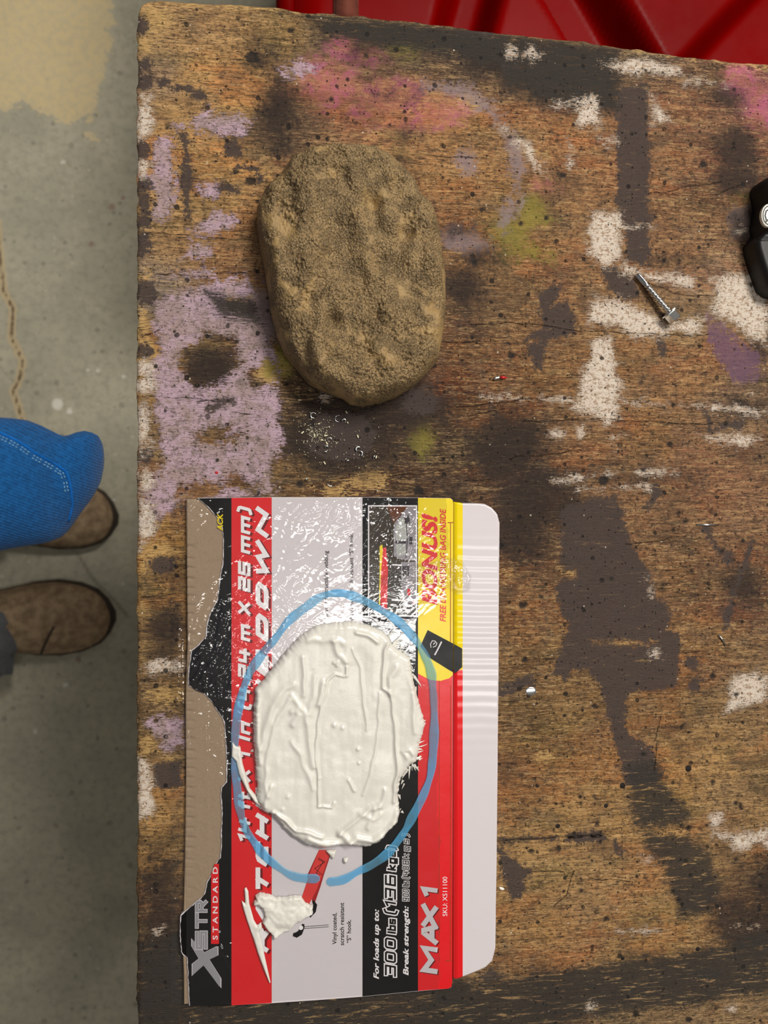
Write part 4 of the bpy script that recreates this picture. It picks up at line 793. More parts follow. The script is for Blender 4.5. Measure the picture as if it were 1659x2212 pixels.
# ---- clear shrink film, crinkled
def film():
    x0, x1, y0, y1 = 366, 1004, 1071, 2171; st = 2.0
    xs = np.arange(x0, x1, st); ys = np.arange(y0, y1, st); X, Y = np.meshgrid(xs, ys)
    reg = lambda cx, cy, rx, ry: np.exp(-(((X-cx)/rx)**2+((Y-cy)/ry)**2))
    # wrinkles: warped directional ridged noise
    def wr(ang, s, l, seed):
        a = math.radians(ang); u = X*math.cos(a)+Y*math.sin(a); v = -X*math.sin(a)+Y*math.cos(a)
        u = u+(fbm(X, Y, 40, 40, seed+50, 2)-0.5)*30
        return 1-np.abs(fbm(u, v, s, l, seed, 3)*2-1)
    amp = 0.03+0.9*reg(830, 1185, 60, 95)+0.6*reg(870, 1220, 110, 45)+0.8*reg(740, 1110, 150, 45)+0.75*reg(470, 1400, 70, 110)+0.55*reg(540, 1330, 60, 100)+0.4*reg(640, 1330, 50, 110)+0.5*reg(470, 2030, 40, 50)+0.35*reg(560, 1950, 50, 90)+0.25*reg(480, 1600, 50, 200)+0.2*reg(560, 1750, 60, 120)+0.35*reg(430, 1090, 50, 40)
    h = amp*((wr(30, 16, 70, 1)**4)*0.0010+(wr(110, 12, 40, 2)**4)*0.0006+(wr(70, 6, 24, 3)**3)*0.00045*np.clip(amp, 0, 1))
    # long pulled folds
    for pts, hh, wd in ([(385,1360),(383,1560)],.0012,3),([(392,1380),(394,1640)],.0008,2.5),([(440,1450),(447,1600),(452,1800),(455,1890)],.0011,3),([(470,1460),(478,1580),(497,1730)],.0010,3),([(404,1580),(420,1700),(433,1770)],.0007,2),([(600,1760),(560,1850)],.0007,3),([(400,1080),(375,1105)],.001,3),([(425,1076),(400,1110)],.001,3),([(475,2040),(520,2130),(495,2165)],.0008,3),([(560,1650),(640,1830)],.0004,3):
        h = h+hh*np.exp(-(line_dist(X, Y, pts)/wd)**2)
    h = h+reg(455, 1400, 45, 110)*(0.00005*np.sin(Y*2*np.pi/19+4*vnoise(X, Y, 30, 60, 61))+0.00006*vnoise(X, Y, 14, 6, 62))+reg(590, 1330, 60, 120)*0.0004*(1-np.abs(fbm(X*0.8-Y*0.6, X*0.6+Y*0.8, 7, 50, 63, 2)*2-1))**2
    h = h+(fbm(X, Y, 120, 120, 15, 3)-0.5)*0.0004*np.clip(amp*2, 0.3, 1)
    # hanging left margin drops to the bench
    drop = np.interp(X, [366, 396, 404], [TT+0.0008, TT+0.0022, ZP+0.00045])
    edge_y = np.interp(X, [366, 500, 783, 1004], [2178, 2172, 2153, 2134])
    Yc = y0+(Y-y0)*(edge_y-y0)/(y1-y0)
    W = PA(X, Yc, ZP+0.0006); W[..., 2] = drop+np.maximum(h, 0)
    n, m = X.shape; idx = np.arange(n*m).reshape(n, m)
    top = np.interp(X, [366, 400, 500, 1004], [1088, 1076, 1073, 1074])
    sel = (Y >= top)
    # torn right border
    sel &= X < np.interp(Y, [1071, 1300, 1345, 1470, 1500, 2170], [968, 968, 900, 900, 948, 950])+(fbm(Y, Y*0, 40, 40, 19, 3)-0.5)*16
    cell = sel[:-1, :-1] & sel[1:, :-1] & sel[:-1, 1:] & sel[1:, 1:]
    Q = np.stack([idx[1:, :-1], idx[1:, 1:], idx[:-1, 1:], idx[:-1, :-1]], -1)[cell]
    V = W.reshape(-1, 3); us = np.unique(Q); rm = np.full(len(V), -1); rm[us] = np.arange(len(us))
    o = link('plastic_film', fast_mesh('plastic_film', V[us], rm[Q]), film_mat(), BOX, True); o['label'] = 'clear crinkled shrink film'
    # loose crumpled tongue of film pulled across the yellow band
    C = [(800,1255),(840,1240),(880,1222),(930,1215),(975,1205),(1000,1212),(1020,1245),(1018,1275),(990,1285),(960,1268),(925,1265),(880,1258),(840,1268)]
    def th(X, Y, d):
        return 0.0005*np.clip(d/8, 0, 1)+np.clip(d/5, 0, 1)*((1-np.abs(fbm(X+Y*0.3, Y, 26, 9, 71, 3)*2-1))**2*0.0013+(1-np.abs(fbm(X, Y, 8, 8, 75, 2)*2-1))**2*0.0009)
    link('film_tongue', heightfield('film_tongue', C, 1.6, th, ZP+0.0006, ZP+0.002), film_mat(), BOX, True)
_fm = []
def film_mat():
    if _fm: return _fm[0]
    t = NT('clear_film'); n = t.noise(t.coord((1000, 1000, 1000)), 0.7, 4)
    fr = t.new('ShaderNodeFresnel'); fr.inputs['IOR'].default_value = 1.5
    gl = t.new('ShaderNodeBsdfGlossy'); gl.inputs['Roughness'].default_value = 0.03; tr = t.new('ShaderNodeBsdfTransparent'); tr.inputs[0].default_value = (0.98, 0.98, 0.98, 1)
    bp = t.new('ShaderNodeBump'); bp.inputs['Strength'].default_value = 0.06; bp.inputs['Distance'].default_value = 0.0006; t.ln(n, bp.inputs['Height'])
    t.ln(bp.outputs[0], gl.inputs['Normal'])
    mx = t.new('ShaderNodeMixShader'); t.put(mx.inputs[0], t.math('MINIMUM', t.math('MULTIPLY', fr.outputs[0], 2.2), 0.15)); t.ln(tr.outputs[0], mx.inputs[1]); t.ln(gl.outputs[0], mx.inputs[2]); t.ln(mx.outputs[0], t.out.inputs[0])
    _fm.append(t.m); return t.m
film()

# ------------------------------------------------------------------ white paste
ZW = ZP+0.0009
def paste_mat():
    t = NT('white_paste'); v = t.coord((1000, 1000, 1000)); n = t.noise(v, 0.6, 3); n2 = t.noise(v, 0.06, 3)
    t.set(Base_Color=t.mix(n2, lin(221, 218, 208), lin(229, 226, 217)), Roughness=0.28)
    t.b.inputs['Subsurface Weight'].default_value = 0.12; t.b.inputs['Subsurface Radius'].default_value = (0.002, 0.0018, 0.0015); t.b.inputs['Subsurface Scale'].default_value = 1.0
    t.bump(n, 0.12, 0.0008); return t.m
M_PASTE = paste_mat()
PO = [(680,1355),(700,1349),(722,1347),(763,1344),(799,1352),(827,1363),(844,1380),(849,1394),(869,1410),(888,1421),(894,1469),(902,1502),(913,1538),(920,1566),(916,1588),(908,1607),(905,1630),(902,1649),(888,1654),(877,1671),(866,1688),(862,1718),(865,1760),(860,1779),(841,1801),(819,1824),(794,1833),(761,1829),(736,1829),(700,1837),(666,1829),(633,1810),(611,1790),(591,1763),(569,1757),(555,1735),(554,1690),(550,1649),(546,1593),(546,1546),(550,1491),(569,1469),(591,1441),(619,1408),(647,1377)]
POJ = jag(PO+[PO[0]], 1.3, 12, 4)[:-1]
q = lambda pts: [(500+x/3.606, 1330+y/3.606) for x, y in pts]
RIDGES = [(q([(905,400),(902,470),(870,475),(800,458),(750,500),(737,600),(700,690),(680,800),(665,950),(660,1100),(675,1250),(682,1400),(670,1490),(720,1478),(780,1490),(805,1460)]), .0011, 3.0, 1),
 (q([(720,520),(690,640),(680,680)]), .0016, 7, 0), (q([(470,620),(560,740),(600,850),(612,1000),(640,1170)]), .0010, 6, 0), (q([(1240,170),(1200,260),(1180,450),(1180,560),(1235,600),(1260,800),(1280,950),(1290,1200),(1260,1450)]), .0014, 4.0, 1),
 (q([(940,260),(1000,400),(1020,600),(1050,880)]), .0006, 3, 0), (q([(1160,600),(1130,950),(1080,1250),(1020,1400)]), .0006, 3, 1), (q([(1195,1360),(1160,1480),(1080,1500),(950,1600),(850,1690),(830,1700)]), .0013, 5, 0),
 (q([(270,1480),(265,1300),(290,1050),(330,850),(450,650)]), .0009, 5, 0), (q([(310,1330),(290,1400)]), .0014, 6, 0), (q([(330,1540),(420,1590),(500,1670),(620,1690),(700,1720)]), .0016, 5, 1), (q([(1310,1480),(1280,1600),(1200,1690),(1100,1745),(980,1720),(900,1790)]), .0018, 7, 0),
 (q([(230,1040),(260,900),(330,700),(420,560),(480,540)]), .0011, 8, 0), (q([(1130,195),(1060,150),(980,130)]), .0014, 5, 1), (q([(1420,900),(1415,600),(1400,350)]), .0008, 6, 0), (q([(790,190),(840,300),(900,360)]), .0012, 6, 0), (q([(600,180),(700,200),(820,180),(870,210)]), .0010, 7, 0),
 (q([(560,330),(570,480),(560,620)]), .0008, 5, 0), (q([(650,480),(640,620),(600,760)]), .0007, 6, 0), (q([(1000,1540),(1080,1580),(1060,1640)]), .0011, 6, 0), (q([(1110,1480),(1100,1580),(1160,1540)]), .0008, 5, 0), (q([(600,1730),(700,1770),(830,1790)]), .0016, 7, 0), (q([(840,1690),(900,1740),(990,1800)]), .0014, 6, 1),
 (q([(800,360),(830,350),(820,380)]), .0012, 4, 0), (q([(200,560),(190,800),(195,1000),(230,1150)]), .0009, 6, 0), (q([(1240,600),(1230,480),(1290,400)]), .0013, 7, 0), (q([(470,740),(500,730),(520,770),(480,840)]), .0012, 8, 0), (q([(470,980),(540,1080),(580,1200),(640,1340)]), .0007, 6, 0), (q([(910,1280),(960,1360)]), .0009, 4, 0), (q([(1360,1100),(1330,1060),(1380,1040),(1410,1080)]), .0009, 5, 0)]
def paste_h(X, Y, d):
    e = np.clip(d/15, 0, 1); base = 0.0048*np.sqrt(np.clip(1-(1-e)**2, 0, 1))
    h = (fbm(X, Y, 30, 150, 2, 3)-0.5)*0.0010+(fbm(X, Y, 60, 60, 7, 3)-0.5)*0.0016
    Xw = X+(vnoise(X, Y, 22, 22, 5)-0.5)*5; Yw = Y+(vnoise(X, Y, 22, 22, 6)-0.5)*5
    for pts, hh, wd, one in RIDGES:
        dd = line_dist(Xw, Yw, pts); h = h+hh*np.exp(-(dd/wd)**2)
        if one: h = h-hh*0.35*np.exp(-(dd/(wd*4))**2)
    for cx, cy, r, hh in ((773,1618,4,.001),(775,1648,3,.0008),(722,1566,5,.001),(740,1572,4,.0008),(622,1720,5,.0007),(610,1748,4,.0007),(818,1738,6,.0011),(690,1680,3,.0006)):
        h = h+hh*np.exp(-(np.hypot(X-cx, Y-cy)/r)**2)
    return base+h*np.clip(d/9, 0, 1)
o = link('paste_blob', heightfield('paste_blob', POJ, 1.6, paste_h, ZW, ZW+0.004), M_PASTE)
tag(o, 'large oval blob of creamy white paste spread inside the blue ring on the cardboard', 'paste')
def thin(name, outl, h, seed, zb=ZW):
    return link(name, heightfield(name, outl, 1.4, lambda X, Y, d: h*np.sqrt(np.clip(1-(1-np.clip(d/5, 0, 1))**2, 0, 1))+(fbm(X, Y, 30, 30, seed, 3)-0.4)*h*1.3*np.clip(d/4, 0, 1), zb, zb+h), M_PASTE)
c5 = lambda pts: [(370+x/4.484, 1800+y/4.484) for x, y in pts]; c3 = lambda pts: [(370+x/4.484, 1450+y/4.484) for x, y in pts]
SM = jag(c5([(860,590),(950,610),(1000,635),(1080,640),(1150,620),(1260,625),(1300,690),(1370,720),(1372,800),(1270,850),(1200,900),(1150,960),(1090,970),(1000,1050),(990,1020),(930,950),(895,900),(880,880),(905,830),(900,790),(880,740),(840,705),(800,715),(790,690),(820,660),(810,620)]), 1.2, 3, 4)
o = thin('paste_smear', SM, 0.0026, 4); tag(o, 'small lumpy smear of white paste below the blob, beside the printed hook', 'paste')
o = thin('paste_streak', c5([(705,545),(725,530),(745,570),(755,690),(800,850),(830,900),(870,870),(880,930),(850,960),(880,1080),(905,1200),(962,1460),(950,1460),(895,1330),(840,1180),(790,1020),(730,850),(690,720),(680,660),(715,690)]), 0.0012, 6)
tag(o, 'long thin streak of white paste across the red band', 'paste')
o = thin('paste_streak', c3([(590,690),(620,730),(668,738),(690,900),(760,1140),(830,1225),(900,1290),(870,1330),(800,1270),(720,1150),(650,1000),(625,880),(580,830)]), 0.0016, 8)
tag(o, 'thin curved streak of white paste over the blue ring, left of the blob', 'paste')
for pts, lab in ((jag(c3([(1500,1745),(1600,1740),(1590,1790),(1570,1830),(1540,1800)]), .8, 8, 3), 'tiny dab of white paste at the lower tip of the blob'), ([(742,1856),(752,1854),(752,1862),(747,1868),(741,1862)], 'tiny drop of white paste alone under the blob')):
    tag(thin('paste_dab', pts, 0.0016, 9), lab, 'paste')
# feathered wisps at the blob's right border (part of one smear each)
def wisps():
    r = random.Random(3); bm = bmesh.new()
    W0 = [(905,1605,1,-.4,24),(908,1612,1,-.25,20),(905,1622,1,-.3,18),(902,1632,.9,-.5,18),(905,1640,.8,-.4,12),(895,1650,.5,1,22),(888,1655,-.4,1,30),(880,1668,-.5,1,26),(899,1655,.2,1,16),(868,1692,-.35,1,18),(862,1720,.2,.6,10),(866,1755,.5,.9,10),(850,1392,.8,-.6,26),(858,1396,1,-.2,22),(866,1404,1,0,18),(840,1376,.6,-.5,20),(872,1410,.9,.3,14),(888,1440,.5,1,22),(893,1460,.4,1,26),(895,1490,.3,1,14),(552,1500,-.6,.3,8),(548,1560,-.5,.5,8),(546,1620,-.5,.3,8),(915,1560,.6,-.3,8)]
    for (x, y, dx, dy, L) in [(x+r.uniform(-4, 4), y+r.uniform(-5, 5), dx+r.uniform(-.35, .35), dy+r.uniform(-.35, .35), L*r.uniform(.35, 1.1)) for x, y, dx, dy, L in W0 for _ in (0, 1)]:
        n = math.hypot(dx, dy); dx /= n; dy /= n; px, py = -dy, dx; bend = r.uniform(-3, 3); wq = r.uniform(1.2, 3.4); rows = []
        for k in range(7):
            s = k/6; w_ = wq*(1-s)**0.8+0.25; cx = x-dx*4+dx*L*s+px*bend*s*s; cy = y-dy*4+dy*L*s+py*bend*s*s
            z = ZW+0.0004+0.0009*(1-s); a = P(cx+px*w_, cy+py*w_, ZW); b = P(cx, cy, z); c = P(cx-px*w_, cy-py*w_, ZW)
            rows.append([bm.verts.new(a), bm.verts.new(b), bm.verts.new(c)])
        for A, B in zip(rows[:-1], rows[1:]):
            for j in range(2): bm.faces.new((A[j], A[j+1], B[j+1], B[j]))
    return bm_mesh('wisps', bm)
o = link('paste_wisps', wisps(), M_PASTE); o['kind'] = 'stuff'; tag(o, 'feathered wisps of white paste along the border of the big blob', 'paste')

# ------------------------------------------------------------------ hex head self-drilling screw
def screw():
    r = 5.2*MM*1.3; head = P(1438, 679, TT); tip = P(1371, 592, TT)
    ax = (tip-head); ax.z = 0; L = ax.length; ax.normalize(); side = Vector((-ax.y, ax.x, 0)); up = Vector((0, 0, 1))
    rw = 21*MM; zc = rw*0.9
    root = empty('hex_screw', (head.x, head.y, TT), 'zinc self-drilling screw with hex washer head lying on the white paint', 'screw')
    tilt = math.atan2(zc-r, L); d = (ax*math.cos(tilt)-up*math.sin(tilt)).normalized(); u2 = side.cross(d).normalized()
    if u2.z < 0: u2 = -u2
    O = Vector((head.x, head.y, TT+zc))
    def ring(s, rad, seg, ph=0): return [O+d*s+(side*math.cos(ph+2*math.pi*k/seg)+u2*math.sin(ph+2*math.pi*k/seg))*rad for k in range(seg)]
    def loft(name, spec, seg, m, ph=0, smooth=True):
        V = []; Fc = []
        for s, rad in spec: V += ring(s, rad, seg, ph)
        n = len(spec)
        for i in range(n-1):
            for k in range(seg): Fc.append((i*seg+k, i*seg+(k+1) % seg, (i+1)*seg+(k+1) % seg, (i+1)*seg+k))
        Fc += [tuple(range(seg-1, -1, -1)), tuple(range((n-1)*seg, n*seg))]
        me = mesh(name, V, Fc); bm = bmesh.new(); bm.from_mesh(me); bmesh.ops.recalc_face_normals(bm, faces=bm.faces); bm.to_mesh(me); bm.free()
        return link(name, me, m, root, smooth)
    hx = 16*MM
    loft('hex_head', [(-22*MM, hx*0.9), (-20.5*MM, hx), (-2*MM, hx)], 6, M_STEEL, math.pi/6+0.25, False)
    loft('washer', [(-3*MM, hx*0.98), (-1.5*MM, rw), (1.2*MM, rw), (2*MM, rw*0.7)], 36, M_STEEL, 0, False)
    # threaded shank: helical thread
    seg = 24; s0 = 2*MM; s1 = L-34*MM; pitch = 9.5*MM; N = 110; V = []; Fc = []
    for i in range(N+1):
        s = s0+(s1-s0)*i/N
        for k in range(seg):
            q_ = 2*math.pi*k/seg; ph = ((s/pitch-k/seg) % 1.0); th = max(0, 1-abs(ph-0.5)/0.26)
            fade = min(1, (s1-s)/(4*MM), (s-s0)/(3*MM)+0.2); rad = r*(0.78+0.5*th*fade)
            V.append(O+d*s+(side*math.cos(q_)+u2*math.sin(q_))*rad)
    for i in range(N):
        for k in range(seg): Fc.append((i*seg+k, i*seg+(k+1) % seg, (i+1)*seg+(k+1) % seg, (i+1)*seg+k))
    link('threaded_shank', mesh('threaded_shank', V, Fc), M_STEEL, root, True)
    # drill point: fluted, flattened tip
    V = []; Fc = []; N = 16
    for i in range(N+1):
        s = s1+(L-s1)*i/N; a = i/N; k_ = 0.9 if a < 0.82 else 0.9*max(0, 1-(a-0.82)/0.18)**0.7+0.03
        for k in range(seg):
            q_ = 2*math.pi*k/seg; fl = 1-0.45*math.exp(-((abs(((q_-0.9+math.pi) % (2*math.pi))-math.pi))/0.5)**2)-0.45*math.exp(-((abs(((q_-0.9-math.pi+math.pi) % (2*math.pi))-math.pi))/0.5)**2) if a > 0.08 else 1
            V.append(O+d*s+(side*math.cos(q_)+u2*math.sin(q_))*r*k_*fl)
    for i in range(N):
        for k in range(seg): Fc.append((i*seg+k, i*seg+(k+1) % seg, (i+1)*seg+(k+1) % seg, (i+1)*seg+k))
    Fc.append(tuple(range(N*seg, (N+1)*seg)))
    link('drill_point', mesh('drill_point', V, Fc), M_STEEL, root, True)
screw()

# ------------------------------------------------------------------ chips and shavings
M_REDCHIP = simple('red_paint_chip', (190, 30, 34), 0.35)
def curl(px, py, r, a0, a1, th, turns_up=0.0):
    c = P(px, py, TT+0.0011); n = 12; pts = []
    for i in range(n+1):
        a = math.radians(a0+(a1-a0)*i/n); pts.append((c.x+r*MM*math.cos(a), c.y+r*MM*math.sin(a), TT+th*MM*0.9+0.0002+turns_up*i/n))
    return tube_mesh('metal_shaving', pts, [th*MM*(0.5+0.5*math.sin(math.pi*(i+0.5)/(n+1))) for i in range(n+1)], 6)
SHL = ['thin open metal curl at the left end of the dark stain, just under the rock', 'thin ring-shaped metal curl directly under the lower tip of the rock', 'thick little metal curl right beside the ring-shaped one under the rock tip',
 'upper of the two joined metal curls right of the pale dust', 'lower of the two joined metal curls right of the pale dust', 'thin curl of metal in the middle of the pale dust', 'thick bright metal bit at the lower border of the pale dust',
 'bright metal speck below the two joined curls', 'lone bright metal bit furthest right on the dark stain', 'slanted metal sliver above the white panel, near the lilac paint', 'thin curved metal shaving just above the white panel of the package',
 'small metal bit below the dust, next to the thick bright one', 'bright metal shaving just above the black band of the package']
for i, a in enumerate([(677,897,6,20,300,1.4),(731,904,7,60,280,1.0),(743,909,4,0,200,2.4),(774,970,5,40,250,2.6),(777,980,6,-60,120,2.2),(712,950,5,0,170,1.2),(706,966,3,0,200,2.6),(752,997,3,30,190,2.6),(810,988,3,60,200,2.4),(657,1030,7,-70,-20,2.6),(715,1042,8,200,290,1.2),(703,978,3,0,180,2.0),(816,1064,4,70,140,2.2)]):
    o = link('metal_shaving', curl(*a), M_STEEL); tag(o, SHL[i], 'metal shaving', 'metal shavings under the rock')
R0 = empty('metal_chip', P(1080, 816), 'tiny rolled metal chip with a red end, right of the rock', 'metal chip')
link('rolled_body', tube_mesh('rolled_body', [P(1066+k*2.4, 818-0.5*k, TT+0.0012) for k in range(7)], [0.0004, 0.001, 0.0012, 0.001, 0.0012, 0.001, 0.0008], 10), M_STEEL, R0)
link('red_end', tube_mesh('red_end', [P(1081, 815, TT+0.0012), P(1088, 815.5, TT+0.0012), P(1095, 816, TT+0.001)], [0.0009, 0.001, 0.0003], 8), M_REDCHIP, R0)['label'] = 'red end'
M_CHIP = simple('white_chip', (236, 232, 224), 0.5)
def flake(px, py, w_, h_, ang, th=2.2):
    a = math.radians(ang); c, s = math.cos(a), math.sin(a); r = random.Random(int(px*7+py))
    pts = [(px+(u*w_*c-v*h_*s)*r.uniform(.8, 1.1), py+(u*w_*s+v*h_*c)*r.uniform(.8, 1.1)) for u, v in ((-1, -.4), (-.5, -1), (.5, -.9), (1, -.2), (.9, .5), (.3, 1), (-.6, .9))]
    return slab('flake', [(px+(x-px), y) for x, y in pts], TT+0.0001, TT+th*MM, 0.0002, 1)
for px, py, w_, h_, an, lab in ((1084,1920,6,3,15,'small white flake right of the flap edge, near its lower end'),(956,694,3,2,60,'speck of white chip touching the right side of the rock'),(468,1021,4,3,0,'red paint speck on the lilac paint above the cardboard')):
    o = link('paint_flake', flake(px, py, w_, h_, an), M_REDCHIP if 'red' in lab.split()[0] else M_CHIP, None, False); tag(o, lab, 'paint flake')
def sawdust():
    r = random.Random(5); bm = bmesh.new()
    for i in range(260):
        a = r.uniform(0, 6.28); rr = abs(r.gauss(0, 1)); x = 668+rr*math.cos(a)*30+r.uniform(0, 40); y = 930+rr*math.sin(a)*24+(x-668)*0.35
        if r.random() < 0.35: x = r.uniform(640, 820); y = r.uniform(890, 1070)
        if (x-762)**2/150**2 < 0 : continue
        L = r.uniform(0.4, 1.5) if i > 12 else r.uniform(2, 3.5); wd = r.uniform(0.25, 0.6) if i > 12 else 1.2; an = r.uniform(0, 6.28)
        if y < 1070 and poly_sd(np.array([x]), np.array([y]), ROCK)[0] < -4:
            c = P(x, y, TT+0.0007); dx, dy = math.cos(an)*L*MM, math.sin(an)*L*MM; nx, ny = -math.sin(an)*wd*MM, math.cos(an)*wd*MM
            v = [bm.verts.new((c.x+sx*dx+sy*nx, c.y+sx*dy+sy*ny, TT+0.0002+(0.0006 if k else 0))) for k in (0, 1) for sx, sy in ((-1, -1), (1, -1), (1, 1), (-1, 1))]
            for f in ((4, 5, 6, 7), (0, 1, 5, 4), (1, 2, 6, 5), (2, 3, 7, 6), (3, 0, 4, 7)): bm.faces.new([v[k] for k in f])
    return bm_mesh('wood_dust', bm)
o = link('wood_dust', sawdust(), simple('pale_dust', (214, 206, 170), 0.5), None, False); o['kind'] = 'stuff'; tag(o, 'scattered pale drilling dust on the black stain below the rock', 'dust')

# ------------------------------------------------------------------ black tool at the right edge
def black_tool():
    OUT = [(x+9, y) for x, y in [(1700,362),(1672,372),(1652,380),(1640,388),(1635,398),(1635,412),(1638,425),(1640,440),(1637,462),(1634,480),(1636,496),(1634,505),(1619,521),(1621,540),(1630,570),(1640,600),(1648,622),(1665,634),(1720,640),(1790,636),(1840,600),(1850,520),(1848,440),(1830,385),(1780,362)]]
    root = empty('black_tool', P(1740, 505), 'glossy black plastic tool body with a white oval emblem, cut by the right edge', 'tool')
    m = simple('gloss_black', (11, 10, 10), 0.5, 0, 0.3, 500)
    def hh(X, Y, d):
        e = np.clip(d/12, 0, 1); h = 0.006+0.012*np.sqrt(np.clip(1-(1-e)**2, 0, 1))
        h = np.where(Y > 515, h*0.8, h); return np.where(d <= 0.01, 0.0, h)-0.003*np.exp(-((Y-512)/6)**2)*np.clip(d/10, 0, 1)
    link('body', heightfield('body', OUT, 3.0, hh, TT, TT+0.012), m, root)
    zc = TT+0.0188
    el = [(1661+16*math.cos(a*math.pi/16), 465+25*math.sin(a*math.pi/16)) for a in range(32)]
    o = link('emblem', slab('emblem', el, TT+0.0165, zc, 0.0004, 2), simple('emblem_white', (232, 230, 218), 0.35), root); o['label'] = 'white oval emblem'
    ring = [(1661+12.5*math.cos(a*math.pi/16), 465+20*math.sin(a*math.pi/16)) for a in range(33)]
    o = link('emblem_print', flat_mesh('emblem_print', ribbon(ring, 2.4)+ribbon([(1661,452),(1655,456),(1653,466),(1656,476),(1661,474),(1661,464)], 3)+ribbon([(1652,480),(1658,477)], 3), zc+0.0001), m, root, False); o['label'] = 'black print on the emblem'
black_tool()

# ------------------------------------------------------------------ red cabinet below, beyond the bench
def red_cabinet():
    ZR = 0.60
    x0 = P(622, 0, ZR).x; y0 = P(700, 175, ZR).y
    root = empty('red_cabinet', (x0+0.5, y0+0.3, 0), 'glossy red metal cabinet standing lower behind the bench, top right', 'cabinet')
    t = NT('red_enamel'); v = t.coord(); n = t.noise(v, 30, 5); n2 = t.noise(v, 6, 3)
    col = t.mix(t.rng(n2, 0.35, 0.65), lin(112, 0, 0), lin(124, 0, 0)); col = t.mix(t.rng(n, 0.70, 0.86, 0, 0.12), col, lin(120, 40, 36))
    t.set(Base_Color=col, Roughness=t.rng(n, 0.3, 0.7, 0.3, 0.45)); t.b.inputs['Specular IOR Level'].default_value = 0.06; m = t.m
    xs = np.linspace(0, 1.0, 260); ys = np.linspace(0, 0.5, 110); X, Y = np.meshgrid(xs, ys)
    px = lambda a, b: np.array(P(a, b, ZR))-np.array((x0, y0, 0))
    # added channels in the lid, their shape standing in for diagonal shade stripes
    Z = ZR-0.018*(1-np.clip(X/0.03, 0, 1))**2
    for a, b, wd in (((1035,-60),(990,110),0.020),((1235,-60),(1350,140),0.028),((1740,10),(1610,150),0.045)):
        A = px(*a); B = px(*b); d = line_dist(X, Y, [(A[0]-(B[0]-A[0])*3, A[1]-(B[1]-A[1])*3), (B[0]+(B[0]-A[0])*3, B[1]+(B[1]-A[1])*3)])
        s = np.clip((wd-d)/0.022+0.5, 0, 1); Z = Z-0.040*s*s*(3-2*s)
    V = np.stack([X+x0, Y+y0, Z], -1).reshape(-1, 3); h, wd = X.shape; idx = np.arange(h*wd).reshape(h, wd)
    Q = np.stack([idx[:-1, :-1], idx[:-1, 1:], idx[1:, 1:], idx[1:, :-1]], -1).reshape(-1, 4)
    link('lid', fast_mesh('lid', V, Q), m, root)
    link('body', box_mesh('body', (x0+0.004, y0+0.004, 0.0), (x0+0.996, y0+0.496, ZR-0.05), 0.006), m, root)
    link('rim', tube_mesh('rim', [(x0, y0-0.002, ZR-0.022), (x0, y0+0.5, ZR-0.022)], 0.011, 14), m, root)
    rim = link('edge_strip', box_mesh('edge_strip', (x0+0.040, y0+0.002, ZR-0.006), (x0+0.062, y0+0.49, ZR+0.004), 0.002), simple('brownish_strip', (120, 66, 52), 0.3, 0, 0.3, 80), root); rim['label'] = 'brownish strip near the left end'  # raised brownish strip along the left end of the lid
red_cabinet()

